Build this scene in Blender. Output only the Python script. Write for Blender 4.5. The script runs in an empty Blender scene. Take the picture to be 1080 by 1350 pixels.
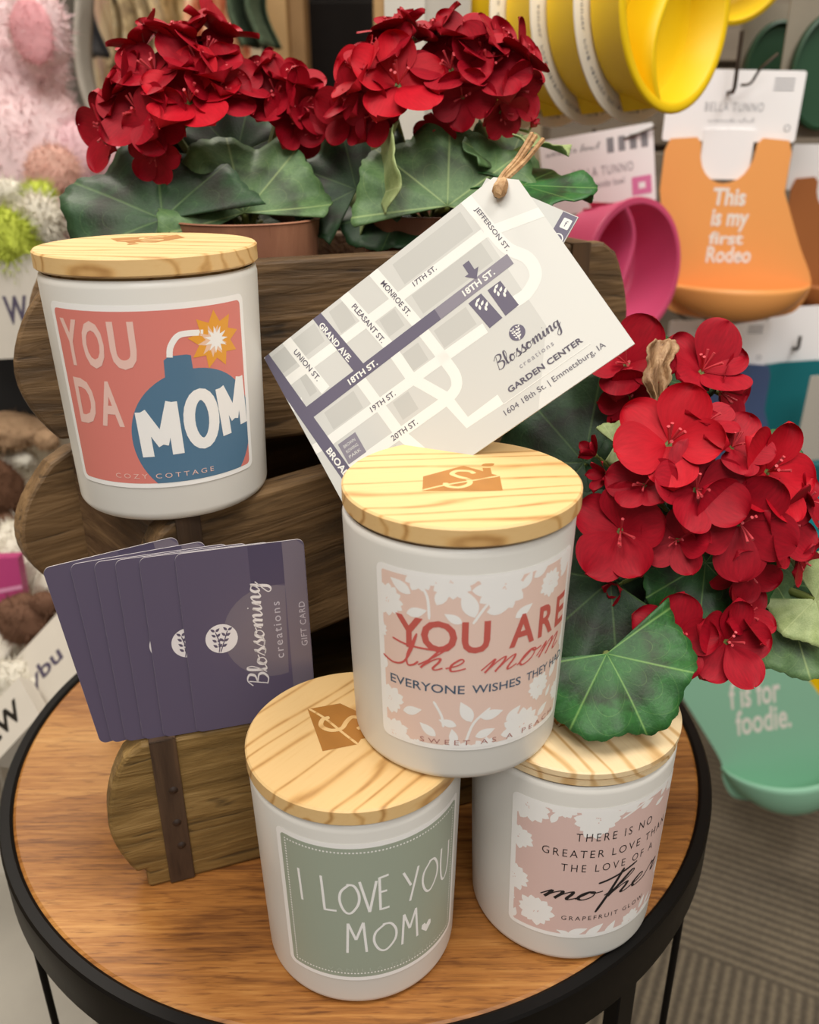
import bpy, bmesh, math, random
from mathutils import Vector, Matrix, noise
from math import sin, cos, pi, radians, sqrt, atan2, hypot
random.seed(7)
scene = bpy.context.scene
col = scene.collection

# ------------------------------------------------------------------ camera
TH, RO, HC, FPX = 0.415, 0.0059, 0.328, 1133.2        # pitch, roll, height over the table, focal length in pixels of 1080x1350
cd = bpy.data.cameras.new('camera')
cam = bpy.data.objects.new('camera', cd); col.objects.link(cam)
cam.matrix_world = Matrix.Translation((0, 0, HC)) @ (Matrix.Rotation(pi/2-TH, 4, 'X') @ Matrix.Rotation(-RO, 4, 'Z'))
cd.sensor_fit = 'HORIZONTAL'; cd.sensor_width = 36; cd.lens = 36*FPX/1080
cd.clip_start = 0.01; cd.clip_end = 50
cd.dof.use_dof = True; cd.dof.focus_distance = 0.355; cd.dof.aperture_fstop = 13.0
scene.camera = cam
CR = cam.matrix_world.to_3x3()
O = Vector((0, 0, HC))

# ------------------------------------------------------------------ world, lights, exposure
scene.view_settings.view_transform = 'Standard'
scene.view_settings.look = 'None'
scene.view_settings.gamma = 1
scene.view_settings.exposure = -0.16
w = bpy.data.worlds.new('world'); scene.world = w; w.use_nodes = True
w.node_tree.nodes['Background'].inputs[0].default_value = (1.0, 0.965, 0.92, 1)
w.node_tree.nodes['Background'].inputs[1].default_value = 0.36

def area(name, loc, target, sx, sy, power, colr):
    l = bpy.data.lights.new(name, 'AREA'); l.shape = 'RECTANGLE'; l.size = sx; l.size_y = sy
    l.energy = power; l.color = colr
    o = bpy.data.objects.new(name, l); col.objects.link(o); o.location = loc
    d = Vector(target)-Vector(loc); o.rotation_euler = d.to_track_quat('-Z', 'Y').to_euler()
    return o
area('ceiling_light', (-0.55, -0.35, 2.15), (0, .35, 0), 1.2, .6, 30, (1, .94, .86))
area('ceiling_light', (0.9, 0.2, 2.15), (.15, .6, 0), 1.2, .6, 30, (1, .95, .88))
area('ceiling_light', (-0.7, 1.7, 2.15), (-.4, 1.4, 0), 1.2, .6, 44, (1, .92, .82))
area('ceiling_light', (0.3, -1.5, 2.0), (.1, .5, 0), 1.4, .8, 30, (1, .98, .95))

# ------------------------------------------------------------------ helpers
def ray(x, y):                     # direction of the sight line through a photo pixel, unit length along the optical axis
    return CR @ Vector(((x-540)/FPX, (675-y)/FPX, -1))
def W(x, y, d): return O + ray(x, y)*d
def atz(x, y, z):
    r = ray(x, y); return O + r*((z-HC)/r.z)
def atY(x, y, Y):
    r = ray(x, y); return O + r*(Y/r.y)
def onplane(x, y, p, n):
    r = ray(x, y); return O + r*((Vector(p)-O).dot(n)/r.dot(n))
def camdir(nx, ny, nz): return (CR @ Vector((nx, ny, nz))).normalized()

def lin(c):
    return c/12.92 if c <= .04045 else ((c+.055)/1.055)**2.4
def rgb(h):
    h = h.lstrip('#'); return tuple(lin(int(h[i:i+2], 16)/255) for i in (0, 2, 4))

class NT:
    def __init__(s, name):
        s.m = bpy.data.materials.new(name); s.m.use_nodes = True
        s.t = s.m.node_tree; s.b = s.t.nodes['Principled BSDF']
    def n(s, typ, **kw):
        nd = s.t.nodes.new(typ)
        for k, v in kw.items():
            if k.startswith('i_'):
                key = k[2:]; key = int(key) if key.isdigit() else key.replace('_', ' ')
                sock = nd.inputs[key]
                if hasattr(v, 'is_output') or isinstance(v, bpy.types.NodeSocket): s.t.links.new(v, sock)
                else: sock.default_value = v
            else: setattr(nd, k, v)
        return nd
    def math(s, op, a, b=0.0, c=None):
        nd = s.t.nodes.new('ShaderNodeMath'); nd.operation = op
        for i, v in enumerate((a, b) if c is None else (a, b, c)):
            if isinstance(v, bpy.types.NodeSocket): s.t.links.new(v, nd.inputs[i])
            else: nd.inputs[i].default_value = v
        return nd.outputs[0]
    def ramp(s, fac, stops):
        nd = s.t.nodes.new('ShaderNodeValToRGB'); s.t.links.new(fac, nd.inputs[0])
        e = nd.color_ramp.elements
        while len(e) < len(stops): e.new(.5)
        for el, (p, c) in zip(e, stops):
            el.position = p; el.color = (*c, 1) if len(c) == 3 else c
        return nd.outputs[0]
    def mix(s, fac, a, b, mode='MIX'):
        nd = s.t.nodes.new('ShaderNodeMix'); nd.data_type = 'RGBA'; nd.blend_type = mode
        for sock, v in ((nd.inputs[0], fac), (nd.inputs[6], a), (nd.inputs[7], b)):
            if isinstance(v, bpy.types.NodeSocket): s.t.links.new(v, sock)
            else: sock.default_value = v if not isinstance(v, tuple) else (*v[:3], 1)
        return nd.outputs[2]
    def coords(s, kind='Object', scale=(1, 1, 1), rot=(0, 0, 0), loc=(0, 0, 0)):
        tc = s.n('ShaderNodeTexCoord'); mp = s.n('ShaderNodeMapping')
        s.t.links.new(tc.outputs[kind], mp.inputs[0])
        mp.inputs['Scale'].default_value = scale; mp.inputs['Rotation'].default_value = rot; mp.inputs['Location'].default_value = loc
        return mp.outputs[0]
    def noise(s, vec, scale=5, detail=4, rough=.55, dist=0):
        nd = s.n('ShaderNodeTexNoise'); s.t.links.new(vec, nd.inputs['Vector'])
        nd.inputs['Scale'].default_value = scale; nd.inputs['Detail'].default_value = detail
        nd.inputs['Roughness'].default_value = rough; nd.inputs['Distortion'].default_value = dist
        return nd.outputs[0]
    def col(s, c):
        if isinstance(c, bpy.types.NodeSocket): s.t.links.new(c, s.b.inputs['Base Color'])
        else: s.b.inputs['Base Color'].default_value = (*c[:3], 1)
    def rough(s, v):
        if isinstance(v, bpy.types.NodeSocket): s.t.links.new(v, s.b.inputs['Roughness'])
        else: s.b.inputs['Roughness'].default_value = v
    def bump(s, h, strength=.3, dist=.001):
        nd = s.n('ShaderNodeBump'); s.t.links.new(h, nd.inputs['Height'])
        nd.inputs['Strength'].default_value = strength; nd.inputs['Distance'].default_value = dist
        s.t.links.new(nd.outputs[0], s.b.inputs['Normal'])

_flat = {}
def flat(hexc, rough=.5, name=None, metal=0, var=.03, spec=.5):
    key = (hexc, rough, metal)
    if key in _flat: return _flat[key]
    t = NT(name or 'paint_'+hexc.strip('#')); c = rgb(hexc)
    v = t.coords('Object', (1, 1, 1)); nz = t.noise(v, 40, 3)
    a = tuple(max(0, x*(1-var)) for x in c); b = tuple(min(1, x*(1+var)) for x in c)
    t.col(t.ramp(nz, [(.3, a), (.7, b)])); t.rough(rough)
    t.b.inputs['Metallic'].default_value = metal
    t.b.inputs['Specular IOR Level'].default_value = spec
    _flat[key] = t.m; return t.m

class MB:
    def __init__(s): s.v = []; s.f = []; s.m = []; s.uv = {}
    def add(s, verts, faces, mat=0, M=None, uvs=None):
        o = len(s.v)
        for p in verts:
            p = Vector(p); s.v.append(M @ p if M else p)
        if uvs:
            for i, u in enumerate(uvs): s.uv[o+i] = u
        for f in faces: s.f.append(tuple(i+o for i in f)); s.m.append(mat)
        return s
    def box(s, x0, x1, y0, y1, z0, z1, mat=0, M=None):
        v = [(x0,y0,z0),(x1,y0,z0),(x1,y1,z0),(x0,y1,z0),(x0,y0,z1),(x1,y0,z1),(x1,y1,z1),(x0,y1,z1)]
        return s.add(v, [(0,3,2,1),(4,5,6,7),(0,1,5,4),(1,2,6,5),(2,3,7,6),(3,0,4,7)], mat, M)
    def lathe(s, prof, n=64, mat=0, M=None):
        v = []; f = []
        ring = []
        for (r, z) in prof:
            if r < 1e-7: ring.append([len(v)]); v.append((0, 0, z))
            else:
                ring.append([len(v)+i for i in range(n)])
                v += [(r*cos(2*pi*i/n), r*sin(2*pi*i/n), z) for i in range(n)]
        for a, b in zip(ring, ring[1:]):
            for i in range(n):
                j = (i+1) % n
                if len(a) == 1 and len(b) == 1: continue
                if len(a) == 1: f.append((a[0], b[j], b[i]))
                elif len(b) == 1: f.append((a[i], a[j], b[0]))
                else: f.append((a[i], a[j], b[j], b[i]))
        return s.add(v, f, mat, M)
    def tube(s, pts, rad, n=8, mat=0, M=None, cap=True):
        pts = [Vector(p) for p in pts]
        if not hasattr(rad, '__len__'): rad = [rad]*len(pts)
        v = []; f = []
        t0 = (pts[1]-pts[0]).normalized()
        a = t0.orthogonal().normalized()
        for k, p in enumerate(pts):
            t = (pts[min(k+1, len(pts)-1)]-pts[max(k-1, 0)]).normalized()
            a = (a - t*a.dot(t)).normalized(); b = t.cross(a)
            for i in range(n):
                an = 2*pi*i/n; v.append(p+(a*cos(an)+b*sin(an))*rad[k])
        for k in range(len(pts)-1):
            for i in range(n):
                j = (i+1) % n
                f.append((k*n+i, k*n+j, (k+1)*n+j, (k+1)*n+i))
        if cap:
            f.append(tuple(range(n-1, -1, -1))); f.append(tuple((len(pts)-1)*n+i for i in range(n)))
        return s.add(v, f, mat, M)
    def prism(s, poly, z0, z1, mat=0, M=None):         # 2-D outline (counter-clockwise) extruded along z
        n = len(poly)
        v = [(x, y, z0) for x, y in poly]+[(x, y, z1) for x, y in poly]
        f = [tuple(range(n-1, -1, -1)), tuple(range(n, 2*n))]+[(i, (i+1) % n, n+(i+1) % n, n+i) for i in range(n)]
        return s.add(v, f, mat, M)
    def grid(s, fn, nu, nv, mat=0, M=None, uv=False, wrapu=False):
        v = []; uvs = []
        for j in range(nv+1):
            for i in range(nu+(0 if wrapu else 1)):
                v.append(fn(i/nu, j/nv)); uvs.append((i/nu, j/nv))
        nn = nu if wrapu else nu+1
        f = [(j*nn+i, j*nn+(i+1) % nn, (j+1)*nn+(i+1) % nn, (j+1)*nn+i) for j in range(nv) for i in range(nu)]
        return s.add(v, f, mat, M, uvs if uv else None)
    def build(s, name, mats, parent=None, smooth=True, bevel=0, world=False, angle=40, solid=0):
        me = bpy.data.meshes.new(name)
        v = s.v
        if world and parent is not None:
            inv = parent.matrix_basis.inverted(); v = [inv @ p for p in v]
        me.from_pydata([tuple(p) for p in v], [], s.f)
        for m in (mats if isinstance(mats, (list, tuple)) else [mats]): me.materials.append(m)
        me.polygons.foreach_set('material_index', s.m)
        if s.uv:
            ul = me.uv_layers.new(name='UVMap')
            for lp in me.loops: ul.data[lp.index].uv = s.uv.get(lp.vertex_index, (0, 0))
        if smooth:
            me.polygons.foreach_set('use_smooth', [True]*len(me.polygons))
            me.set_sharp_from_angle(angle=radians(angle))
        me.update()
        o = bpy.data.objects.new(name, me); col.objects.link(o)
        if parent is not None: o.parent = parent
        if solid:
            md = o.modifiers.new('solid', 'SOLIDIFY'); md.thickness = solid; md.offset = 0
        if bevel:
            md = o.modifiers.new('bevel', 'BEVEL'); md.width = bevel; md.segments = 2; md.limit_method = 'ANGLE'; md.angle_limit = radians(40)
        return o

def tag(o, label=None, cat=None, group=None, kind=None):
    if label: o['label'] = label
    if cat: o['category'] = cat
    if group: o['group'] = group
    if kind: o['kind'] = kind
    return o
def empty(name, loc=(0, 0, 0), rot=None, M=None):
    o = bpy.data.objects.new(name, None); col.objects.link(o); o.empty_display_size = .02
    if M is not None: o.matrix_basis = M
    else:
        o.location = loc
        if rot: o.rotation_euler = rot
    return o
def frameM(org, ex, ey):
    ex = Vector(ex).normalized(); ey = Vector(ey); ey = (ey-ex*ey.dot(ex)).normalized(); ez = ex.cross(ey)
    return Matrix(((ex.x, ey.x, ez.x, org[0]), (ex.y, ey.y, ez.y, org[1]), (ex.z, ey.z, ez.z, org[2]), (0, 0, 0, 1)))

def spline(pts, n=8):                                    # Catmull-Rom through the points
    P = [Vector(p) for p in pts]; out = []
    for i in range(len(P)-1):
        p0 = P[max(i-1, 0)]; p1 = P[i]; p2 = P[i+1]; p3 = P[min(i+2, len(P)-1)]
        for k in range(n):
            t = k/n
            out.append(.5*((2*p1)+(p2-p0)*t+(2*p0-5*p1+4*p2-p3)*t*t+(3*p1-p0-3*p2+p3)*t**3))
    out.append(P[-1]); return out

# ------------------------------------------------------------------ flat artwork: printed shapes and lettering laid on a sheet (units mm)
_tx = {}
def text_geo(body, bold=0, shear=0, spacing=1):
    key = (body, bold, shear, spacing)
    if key in _tx: return _tx[key]
    cu = bpy.data.curves.new('t', 'FONT'); cu.body = body; cu.size = 1; cu.offset = bold; cu.shear = shear
    cu.space_character = spacing; cu.resolution_u = 3
    ob = bpy.data.objects.new('t', cu); me = ob.to_mesh()
    vs = [v.co.copy() for v in me.vertices]; fs = [tuple(p.vertices) for p in me.polygons]
    ob.to_mesh_clear(); bpy.data.objects.remove(ob); bpy.data.curves.remove(cu)
    x0 = min(v.x for v in vs); x1 = max(v.x for v in vs); y0 = min(v.y for v in vs); y1 = max(v.y for v in vs)
    vs = [((v.x-x0)/max(1e-6, x1-x0), (v.y-y0)/max(1e-6, y1-y0)) for v in vs]
    _tx[key] = (vs, fs, (x1-x0)/max(1e-6, y1-y0)); return _tx[key]

SCR = {  # one-stroke handwriting on a unit x-height; last number is the advance
 'B': ([[(.1,0),(.2,.9),(.35,2.1)], [(-.1,1.7),(.4,2.25),(.95,2.0),(.85,1.4),(.35,1.15),(.95,.95),(1.05,.4),(.6,-.05),(.05,.1)]], 1.2),
 'l': ([[(0,.05),(.3,.7),(.55,1.6),(.45,2.15),(.25,1.9),(.22,.7),(.35,.05),(.7,.2)]], .7),
 'o': ([[(0,.1),(.35,.95),(.12,.75),(.08,.25),(.35,0),(.65,.3),(.6,.85),(.35,.95),(.6,.75),(.95,.85)]], .95),
 's': ([[(-.1,.1),(.4,1.15),(.38,.8),(.6,.35),(.45,-.02),(.1,.05),(.5,0),(.85,.15)]], .8),
 'm': ([[(-.05,.2),(.15,.95),(.22,.5),(.2,0)],[(.2,.05),(.35,.7),(.58,1),(.68,.7),(.64,0)],[(.64,.05),(.8,.7),(1.03,1),(1.13,.7),(1.12,.2),(1.25,0),(1.5,.25)]], 1.5),
 'i': ([[(-.05,.15),(.2,.95),(.18,.3),(.3,0),(.6,.2)],[(.25,1.4),(.3,1.5)]], .58),
 'n': ([[(-.05,.15),(.15,.95),(.22,.5),(.2,0)],[(.2,.05),(.38,.75),(.62,1),(.72,.7),(.7,.2),(.85,0),(1.1,.2)]], 1.08),
 'g': ([[(.65,.85),(.3,.95),(.08,.5),(.25,.05),(.55,.4),(.7,.95),(.66,.1),(.6,-.9),(.3,-1.2),(.1,-.85),(.55,-.15),(1.0,.45)]], 1.0),
 't': ([[(-.05,.2),(.3,1.1),(.5,1.9)],[(.5,1.9),(.3,.9),(.25,.2),(.4,0),(.7,.2)],[(-.25,1.35),(.9,1.6)]], .68),
 'h': ([[(-.05,.2),(.35,1.2),(.55,1.95),(.4,2.2),(.28,1.6),(.15,0)],[(.15,.05),(.35,.75),(.6,1),(.68,.65),(.65,.15),(.8,0),(1.05,.2)]], 1.03),
 'e': ([[(-.05,.2),(.35,.5),(.45,.85),(.25,1),(.08,.5),(.25,.03),(.5,.05),(.8,.25)]], .78),
 'r': ([[(-.05,.2),(.2,1.05),(.3,.85),(.6,.9),(.5,.4),(.6,.05),(.9,.2)]], .85),
 'f': ([[(0,.05),(.35,1),(.55,1.9),(.4,2.15),(.25,1.5),(.2,0),(.15,-.9),(.35,-.9),(.3,.05),(.7,.2)]], .7),
 'c': ([[(.55,.75),(.35,1),(.1,.5),(.3,0),(.7,.2)]], .68),
 'a': ([[(.6,.85),(.3,.95),(.08,.45),(.25,.02),(.55,.4),(.65,.95),(.62,.2),(.75,0),(.95,.2)]], .93),
 'w': ([[(0,.9),(.1,.2),(.3,0),(.5,.4),(.55,.9),(.55,.2),(.75,0),(.95,.5),(1,.95),(1.2,.85)]], 1.2),
 'd': ([[(.6,.85),(.3,.95),(.08,.45),(.25,.02),(.55,.4),(.75,2.1),(.65,.2),(.75,0),(.95,.2)]], .93),
 'b': ([[(0,.1),(.35,1.2),(.5,2),(.35,2.15),(.22,1.2),(.2,.1),(.5,.05),(.65,.5),(.4,.9),(.9,.8)]], .88),
 ' ': ([], .7)}

class Art:
    def __init__(s): s.items = []; s.k = 0
    def poly(s, pts, mat, layer=1):
        s.k += 1
        s.items.append(([tuple(p) for p in pts], [tuple(range(len(pts)))], mat, layer+s.k*.002)); return s
    def tris(s, pts, faces, mat, layer=1):
        s.k += 1
        s.items.append(([tuple(p) for p in pts], faces, mat, layer+s.k*.002)); return s
    def rrect(s, x0, y0, x1, y1, r, mat, layer=1):
        p = []
        for cx, cy, a0 in ((x1-r, y0+r, -90), (x1-r, y1-r, 0), (x0+r, y1-r, 90), (x0+r, y0+r, 180)):
            for i in range(7):
                a = radians(a0+15*i); p.append((cx+r*cos(a), cy+r*sin(a)))
        return s.poly(p, mat, layer)
    def rect(s, x0, y0, x1, y1, mat, layer=1): return s.poly([(x0,y0),(x1,y0),(x1,y1),(x0,y1)], mat, layer)
    def ell(s, cx, cy, rx, ry, mat, layer=1, rot=0, n=20):
        c, q = cos(radians(rot)), sin(radians(rot))
        return s.poly([(cx+rx*cos(2*pi*i/n)*c-ry*sin(2*pi*i/n)*q, cy+rx*cos(2*pi*i/n)*q+ry*sin(2*pi*i/n)*c) for i in range(n)], mat, layer)
    def leaf(s, cx, cy, L, Wd, rot, mat, layer=1):
        c, q = cos(radians(rot)), sin(radians(rot)); P = []
        for i in range(9): t = i/8; P.append((t*L-L/2, sin(pi*t**.8)*Wd/2))
        for i in range(1, 8): t = 1-i/8; P.append((t*L-L/2, -sin(pi*t**.8)*Wd/2))
        return s.poly([(cx+x*c-y*q, cy+x*q+y*c) for x, y in P], mat, layer)
    def daisy(s, cx, cy, r, mat, layer=1, n=11, mid=None):
        for i in range(n):
            a = 360*i/n+random.uniform(-6, 6); rr = r*random.uniform(.85, 1.05)
            s.leaf(cx+cos(radians(a))*rr*.52, cy+sin(radians(a))*rr*.52, rr*.98, rr*.5, a+180, mat, layer)
        s.ell(cx, cy, r*.3, r*.3, mat, layer+.05)
        if mid is not None:
            for i in range(5): s.ell(cx+random.uniform(-.15,.15)*r, cy+random.uniform(-.15,.15)*r, r*.03, r*.03, mid, layer+.1, n=6)
        return s
    def text(s, body, x0, y0, x1, y1, mat, layer=3, bold=0, shear=0, spacing=1):
        v, f, asp = text_geo(body, bold, shear, spacing)
        return s.tris([(x0+a*(x1-x0), y0+b*(y1-y0)) for a, b in v], f, mat, layer)
    def rtext(s, body, ox, oy, ang, length, height, mat, layer=3, bold=0, shear=0, spacing=1):
        v, f, asp = text_geo(body, bold, shear, spacing); c, q = cos(radians(ang)), sin(radians(ang))
        return s.tris([(ox+a*length*c-b*height*q, oy+a*length*q+b*height*c) for a, b in v], f, mat, layer)
    def stroke(s, pts, wd, mat, layer=3, smooth=0, brush=0, caps=True):
        P = [Vector((p[0], p[1])) for p in pts]
        if smooth: P = spline(P, smooth)
        L = []; R = []
        for i, p in enumerate(P):
            t = P[min(i+1, len(P)-1)]-P[max(i-1, 0)]
            if t.length < 1e-9: t = Vector((1, 0))
            t.normalize(); n = Vector((-t.y, t.x))
            h = wd/2
            if brush: h *= (1-brush)+brush*1.8*max(0, -t.y)
            if caps and i in (0, len(P)-1): h *= .6
            L.append(p+n*h); R.append(p-n*h)
        k = len(P)
        s.tris([tuple(p) for p in L+R], [(k+i, k+i+1, i+1, i) for i in range(k-1)], mat, layer); return s
    def script(s, body, ox, oy, ang, length, wd, mat, layer=3, slant=.15, brush=.55, xh=None, gap=0):
        tot = sum(SCR[c][1]+gap for c in body)
        u = length/tot; uy = xh or u
        c, q = cos(radians(ang)), sin(radians(ang)); x = 0
        for ch in body:
            for st in SCR[ch][0]:
                pp = spline([Vector(p) for p in st], 5) if len(st) > 2 else [Vector(p) for p in st]
                P = []
                for p in pp:
                    lx = (x+p.x)*u+slant*p.y*uy; ly = p.y*uy
                    P.append((lx, ly))
                # widths follow the pen direction of the unrotated writing
                V = [Vector(p) for p in P]; Lp = []; Rp = []
                for i, p in enumerate(V):
                    t = V[min(i+1, len(V)-1)]-V[max(i-1, 0)]
                    t = t.normalized() if t.length > 1e-9 else Vector((1, 0)); n = Vector((-t.y, t.x))
                    h = wd/2*((1-brush)+brush*1.8*max(0, -t.y))
                    Lp.append(p+n*h); Rp.append(p-n*h)
                k = len(V)
                s.tris([(ox+a.x*c-a.y*q, oy+a.x*q+a.y*c) for a in Lp+Rp], [(k+i, k+i+1, i+1, i) for i in range(k-1)], mat, layer)
            x += SCR[ch][1]+gap
        return s
    def clip(s, x0, y0, x1, y1):
        out = []
        for pts, faces, mat, layer in s.items:
            if all(x0 <= p[0] <= x1 and y0 <= p[1] <= y1 for p in pts): out.append((pts, faces, mat, layer)); continue
            bm = bmesh.new(); vs = [bm.verts.new((p[0], p[1], 0)) for p in pts]
            for f in faces:
                try: bm.faces.new([vs[i] for i in f])
                except ValueError: pass
            for co, no in (((x0,0,0),(-1,0,0)), ((x1,0,0),(1,0,0)), ((0,y0,0),(0,-1,0)), ((0,y1,0),(0,1,0))):
                bmesh.ops.bisect_plane(bm, geom=bm.verts[:]+bm.edges[:]+bm.faces[:], plane_co=co, plane_no=no, clear_outer=True)
            bm.verts.index_update()
            if bm.faces: out.append(([(v.co.x, v.co.y) for v in bm.verts], [tuple(v.index for v in f.verts) for f in bm.faces], mat, layer))
            bm.free()
        s.items = out; return s
    def to(s, mb, fn, slice_x=None, lay=4e-5, flip=False):
        # fn(x_mm, y_mm, height_m) -> point
        for pts, faces, mat, layer in s.items:
            if slice_x:
                bm = bmesh.new(); vs = [bm.verts.new((p[0], p[1], 0)) for p in pts]
                for f in faces:
                    try: bm.faces.new([vs[i] for i in f])
                    except ValueError: pass
                a = min(p[0] for p in pts); b = max(p[0] for p in pts)
                k = math.ceil(a/slice_x)
                while k*slice_x < b:
                    bmesh.ops.bisect_plane(bm, geom=bm.verts[:]+bm.edges[:]+bm.faces[:], plane_co=(k*slice_x, 0, 0), plane_no=(1, 0, 0)); k += 1
                bm.verts.index_update()
                pts = [(v.co.x, v.co.y) for v in bm.verts]; faces = [tuple(v.index for v in f.verts) for f in bm.faces]; bm.free()
            fs = []
            for f in faces:
                ar = sum(pts[f[i]][0]*pts[f[(i+1) % len(f)]][1]-pts[f[(i+1) % len(f)]][0]*pts[f[i]][1] for i in range(len(f)))
                fs.append(f if (ar >= 0) != flip else tuple(reversed(f)))
            mb.add([fn(p[0], p[1], layer*lay) for p in pts], fs, mat)
        return s

# ------------------------------------------------------------------ materials
def pine(name, light=('#e3bf85', '#d9ae70', '#a97a42'), rot=0, s=1.0):
    t = NT(name)
    v = t.coords('Object', (s, s, s), (0.0, radians(24), rot))
    wob = t.noise(t.coords('Object', (18, 60, 18), (0, 0, rot)), 1, 3, .5)
    sx = t.n('ShaderNodeSeparateXYZ'); t.t.links.new(v, sx.inputs[0])
    low = t.noise(t.coords('Object', (45, 6, 45), (0, 0, rot)), 1, 2, .5)
    ph = t.math('ADD', t.math('MULTIPLY', sx.outputs[0], 760), t.math('MULTIPLY', low, 26))
    sw = t.math('MULTIPLY_ADD', t.math('SINE', ph), .5, .5)
    sh = t.math('POWER', sw, 7.0)
    fine = t.noise(t.coords('Object', (900, 60, 900), (0, radians(24), rot)), 1, 3, .6)
    fac = t.math('ADD', t.math('MULTIPLY', sh, t.math('MULTIPLY', wob, 1.1)), t.math('MULTIPLY', fine, .28))
    t.col(t.ramp(fac, [(.14, rgb(light[0])), (.40, rgb(light[1])), (.95, rgb(light[2]))]))
    t.rough(.5); t.bump(fine, .06, .0003)
    return t.m

def oldwood(name, dark, mid, light, axis='x', s=1.0):
    t = NT(name)
    sc = {'x': (9, 90, 90), 'y': (90, 9, 90), 'z': (90, 90, 9)}[axis]
    g = t.noise(t.coords('Object', tuple(q*s for q in sc)), 1, 6, .65, .6)
    big = t.noise(t.coords('Object', (14, 14, 14)), 1, 3, .5)
    fac = t.math('ADD', t.math('MULTIPLY', g, .65), t.math('MULTIPLY', big, .4))
    c = t.ramp(fac, [(.38, rgb(dark)), (.53, rgb(mid)), (.66, rgb(light))])
    crack = t.noise(t.coords('Object', tuple(q*s*1.8 for q in sc)), 1, 3, .5, 1.2)
    cm = t.ramp(crack, [(.30, (0, 0, 0)), (.38, (1, 1, 1))])
    c2 = t.mix(1.0, c, cm, 'MULTIPLY')
    t.col(t.mix(.6, c, c2)); t.rough(.62); t.bump(t.math('ADD', fac, t.math('MULTIPLY', crack, .6)), .8, .002)
    return t.m

def mango():
    t = NT('mango_wood')
    v = t.coords('Object', (1, 1, 1), (0, 0, radians(-14)))
    sx = t.n('ShaderNodeSeparateXYZ'); t.t.links.new(v, sx.inputs[0])
    # planks 0.085 wide, each with its own tone
    pk = t.math('FLOOR', t.math('DIVIDE', t.math('ADD', sx.outputs[1], .02), .085))
    wn = t.n('ShaderNodeTexWhiteNoise', noise_dimensions='1D'); t.t.links.new(pk, wn.inputs['W'])
    g = t.noise(t.coords('Object', (11, 300, 60), (0, 0, radians(-18))), 1, 6, .68, .5)
    big = t.noise(t.coords('Object', (5, 22, 10), (0, 0, radians(-14)), (.3, .2, 0)), 1, 4, .55, .5)
    fl = t.noise(t.coords('Object', (70, 700, 60), (0, 0, radians(-14))), 1, 2, .5)
    fac = t.math('ADD', t.math('ADD', t.math('MULTIPLY', g, .5), t.math('MULTIPLY', big, .55)), t.math('MULTIPLY', fl, .18))
    fac = t.math('ADD', fac, t.math('MULTIPLY', t.math('SUBTRACT', wn.outputs[0], .5), .22))
    c = t.ramp(fac, [(.40, rgb('#683d17')), (.54, rgb('#9c652d')), (.68, rgb('#b98446')), (.88, rgb('#cfa061'))])
    pore = t.noise(t.coords('Object', (55, 520, 60), (0, 0, radians(-14)), (.1, .7, 0)), 1, 3, .6)
    pm = t.ramp(pore, [(.34, (.5, .42, .34)), (.46, (1, 1, 1))])
    t.col(t.mix(.8, c, t.mix(1.0, c, pm, 'MULTIPLY'))); t.rough(.48); t.bump(t.math('ADD', g, pore), .2, .0006)
    return t.m

def leafmat(name, dark, mid, vein, zone=.5, veinamt=.5):
    t = NT(name)
    tc = t.n('ShaderNodeTexCoord'); sx = t.n('ShaderNodeSeparateXYZ'); t.t.links.new(tc.outputs['UV'], sx.inputs[0])
    x = t.math('SUBTRACT', sx.outputs[0], .5); y = t.math('SUBTRACT', sx.outputs[1], .5)
    r = t.math('MULTIPLY', t.math('SQRT', t.math('ADD', t.math('MULTIPLY', x, x), t.math('MULTIPLY', y, y))), 2)
    an = t.math('ARCTAN2', x, y)
    nz = t.noise(tc.outputs['UV'], 7, 4, .6)
    fine = t.noise(tc.outputs['UV'], 60, 3, .6)
    base = t.ramp(t.math('ADD', t.math('MULTIPLY', nz, .7), t.math('MULTIPLY', fine, .3)), [(.3, rgb(dark)), (.7, rgb(mid))])
    # dark horseshoe zone
    zr = t.math('ADD', r, t.math('MULTIPLY', t.math('SUBTRACT', nz, .5), .5))
    zm = t.math('SUBTRACT', 1, t.math('MULTIPLY', t.math('ABSOLUTE', t.math('SUBTRACT', zr, .55)), 5)); zm = t.math('MAXIMUM', zm, 0)
    zm = t.math('MULTIPLY', zm, zone)
    base = t.mix(zm, base, rgb('#231c17'))
    # radial veins with side branches
    va = t.math('ABSOLUTE', t.math('SINE', t.math('MULTIPLY', an, 3.5)))
    vm = t.math('SUBTRACT', 1, t.math('DIVIDE', t.math('MULTIPLY', va, t.math('ADD', r, .05)), .07)); vm = t.math('MAXIMUM', vm, 0)
    sb = t.math('ABSOLUTE', t.math('SINE', t.math('ADD', t.math('MULTIPLY', r, 15), t.math('MULTIPLY', va, -5))))
    sm = t.math('MAXIMUM', t.math('SUBTRACT', 1, t.math('DIVIDE', sb, .12)), 0); sm = t.math('MULTIPLY', sm, t.math('MULTIPLY', nz, .55))
    vv = t.math('MULTIPLY', t.math('MAXIMUM', vm, sm), veinamt)
    t.col(t.mix(vv, base, rgb(vein))); t.rough(.55)
    t.bump(t.math('SUBTRACT', fine, t.math('MULTIPLY', vv, .6)), .25, .0008)
    t.b.inputs['Subsurface Weight'].default_value = .0
    return t.m

def petalmat(name, a, b):
    t = NT(name)
    nz = t.noise(t.coords('UV', (5, 1.2, 1)), 4, 4, .6)
    tc = t.n('ShaderNodeTexCoord')
    t.col(t.ramp(nz, [(.3, rgb(a)), (.7, rgb(b))])); t.rough(.62)
    t.b.inputs['Specular IOR Level'].default_value = .25
    
    return t.m

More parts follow.
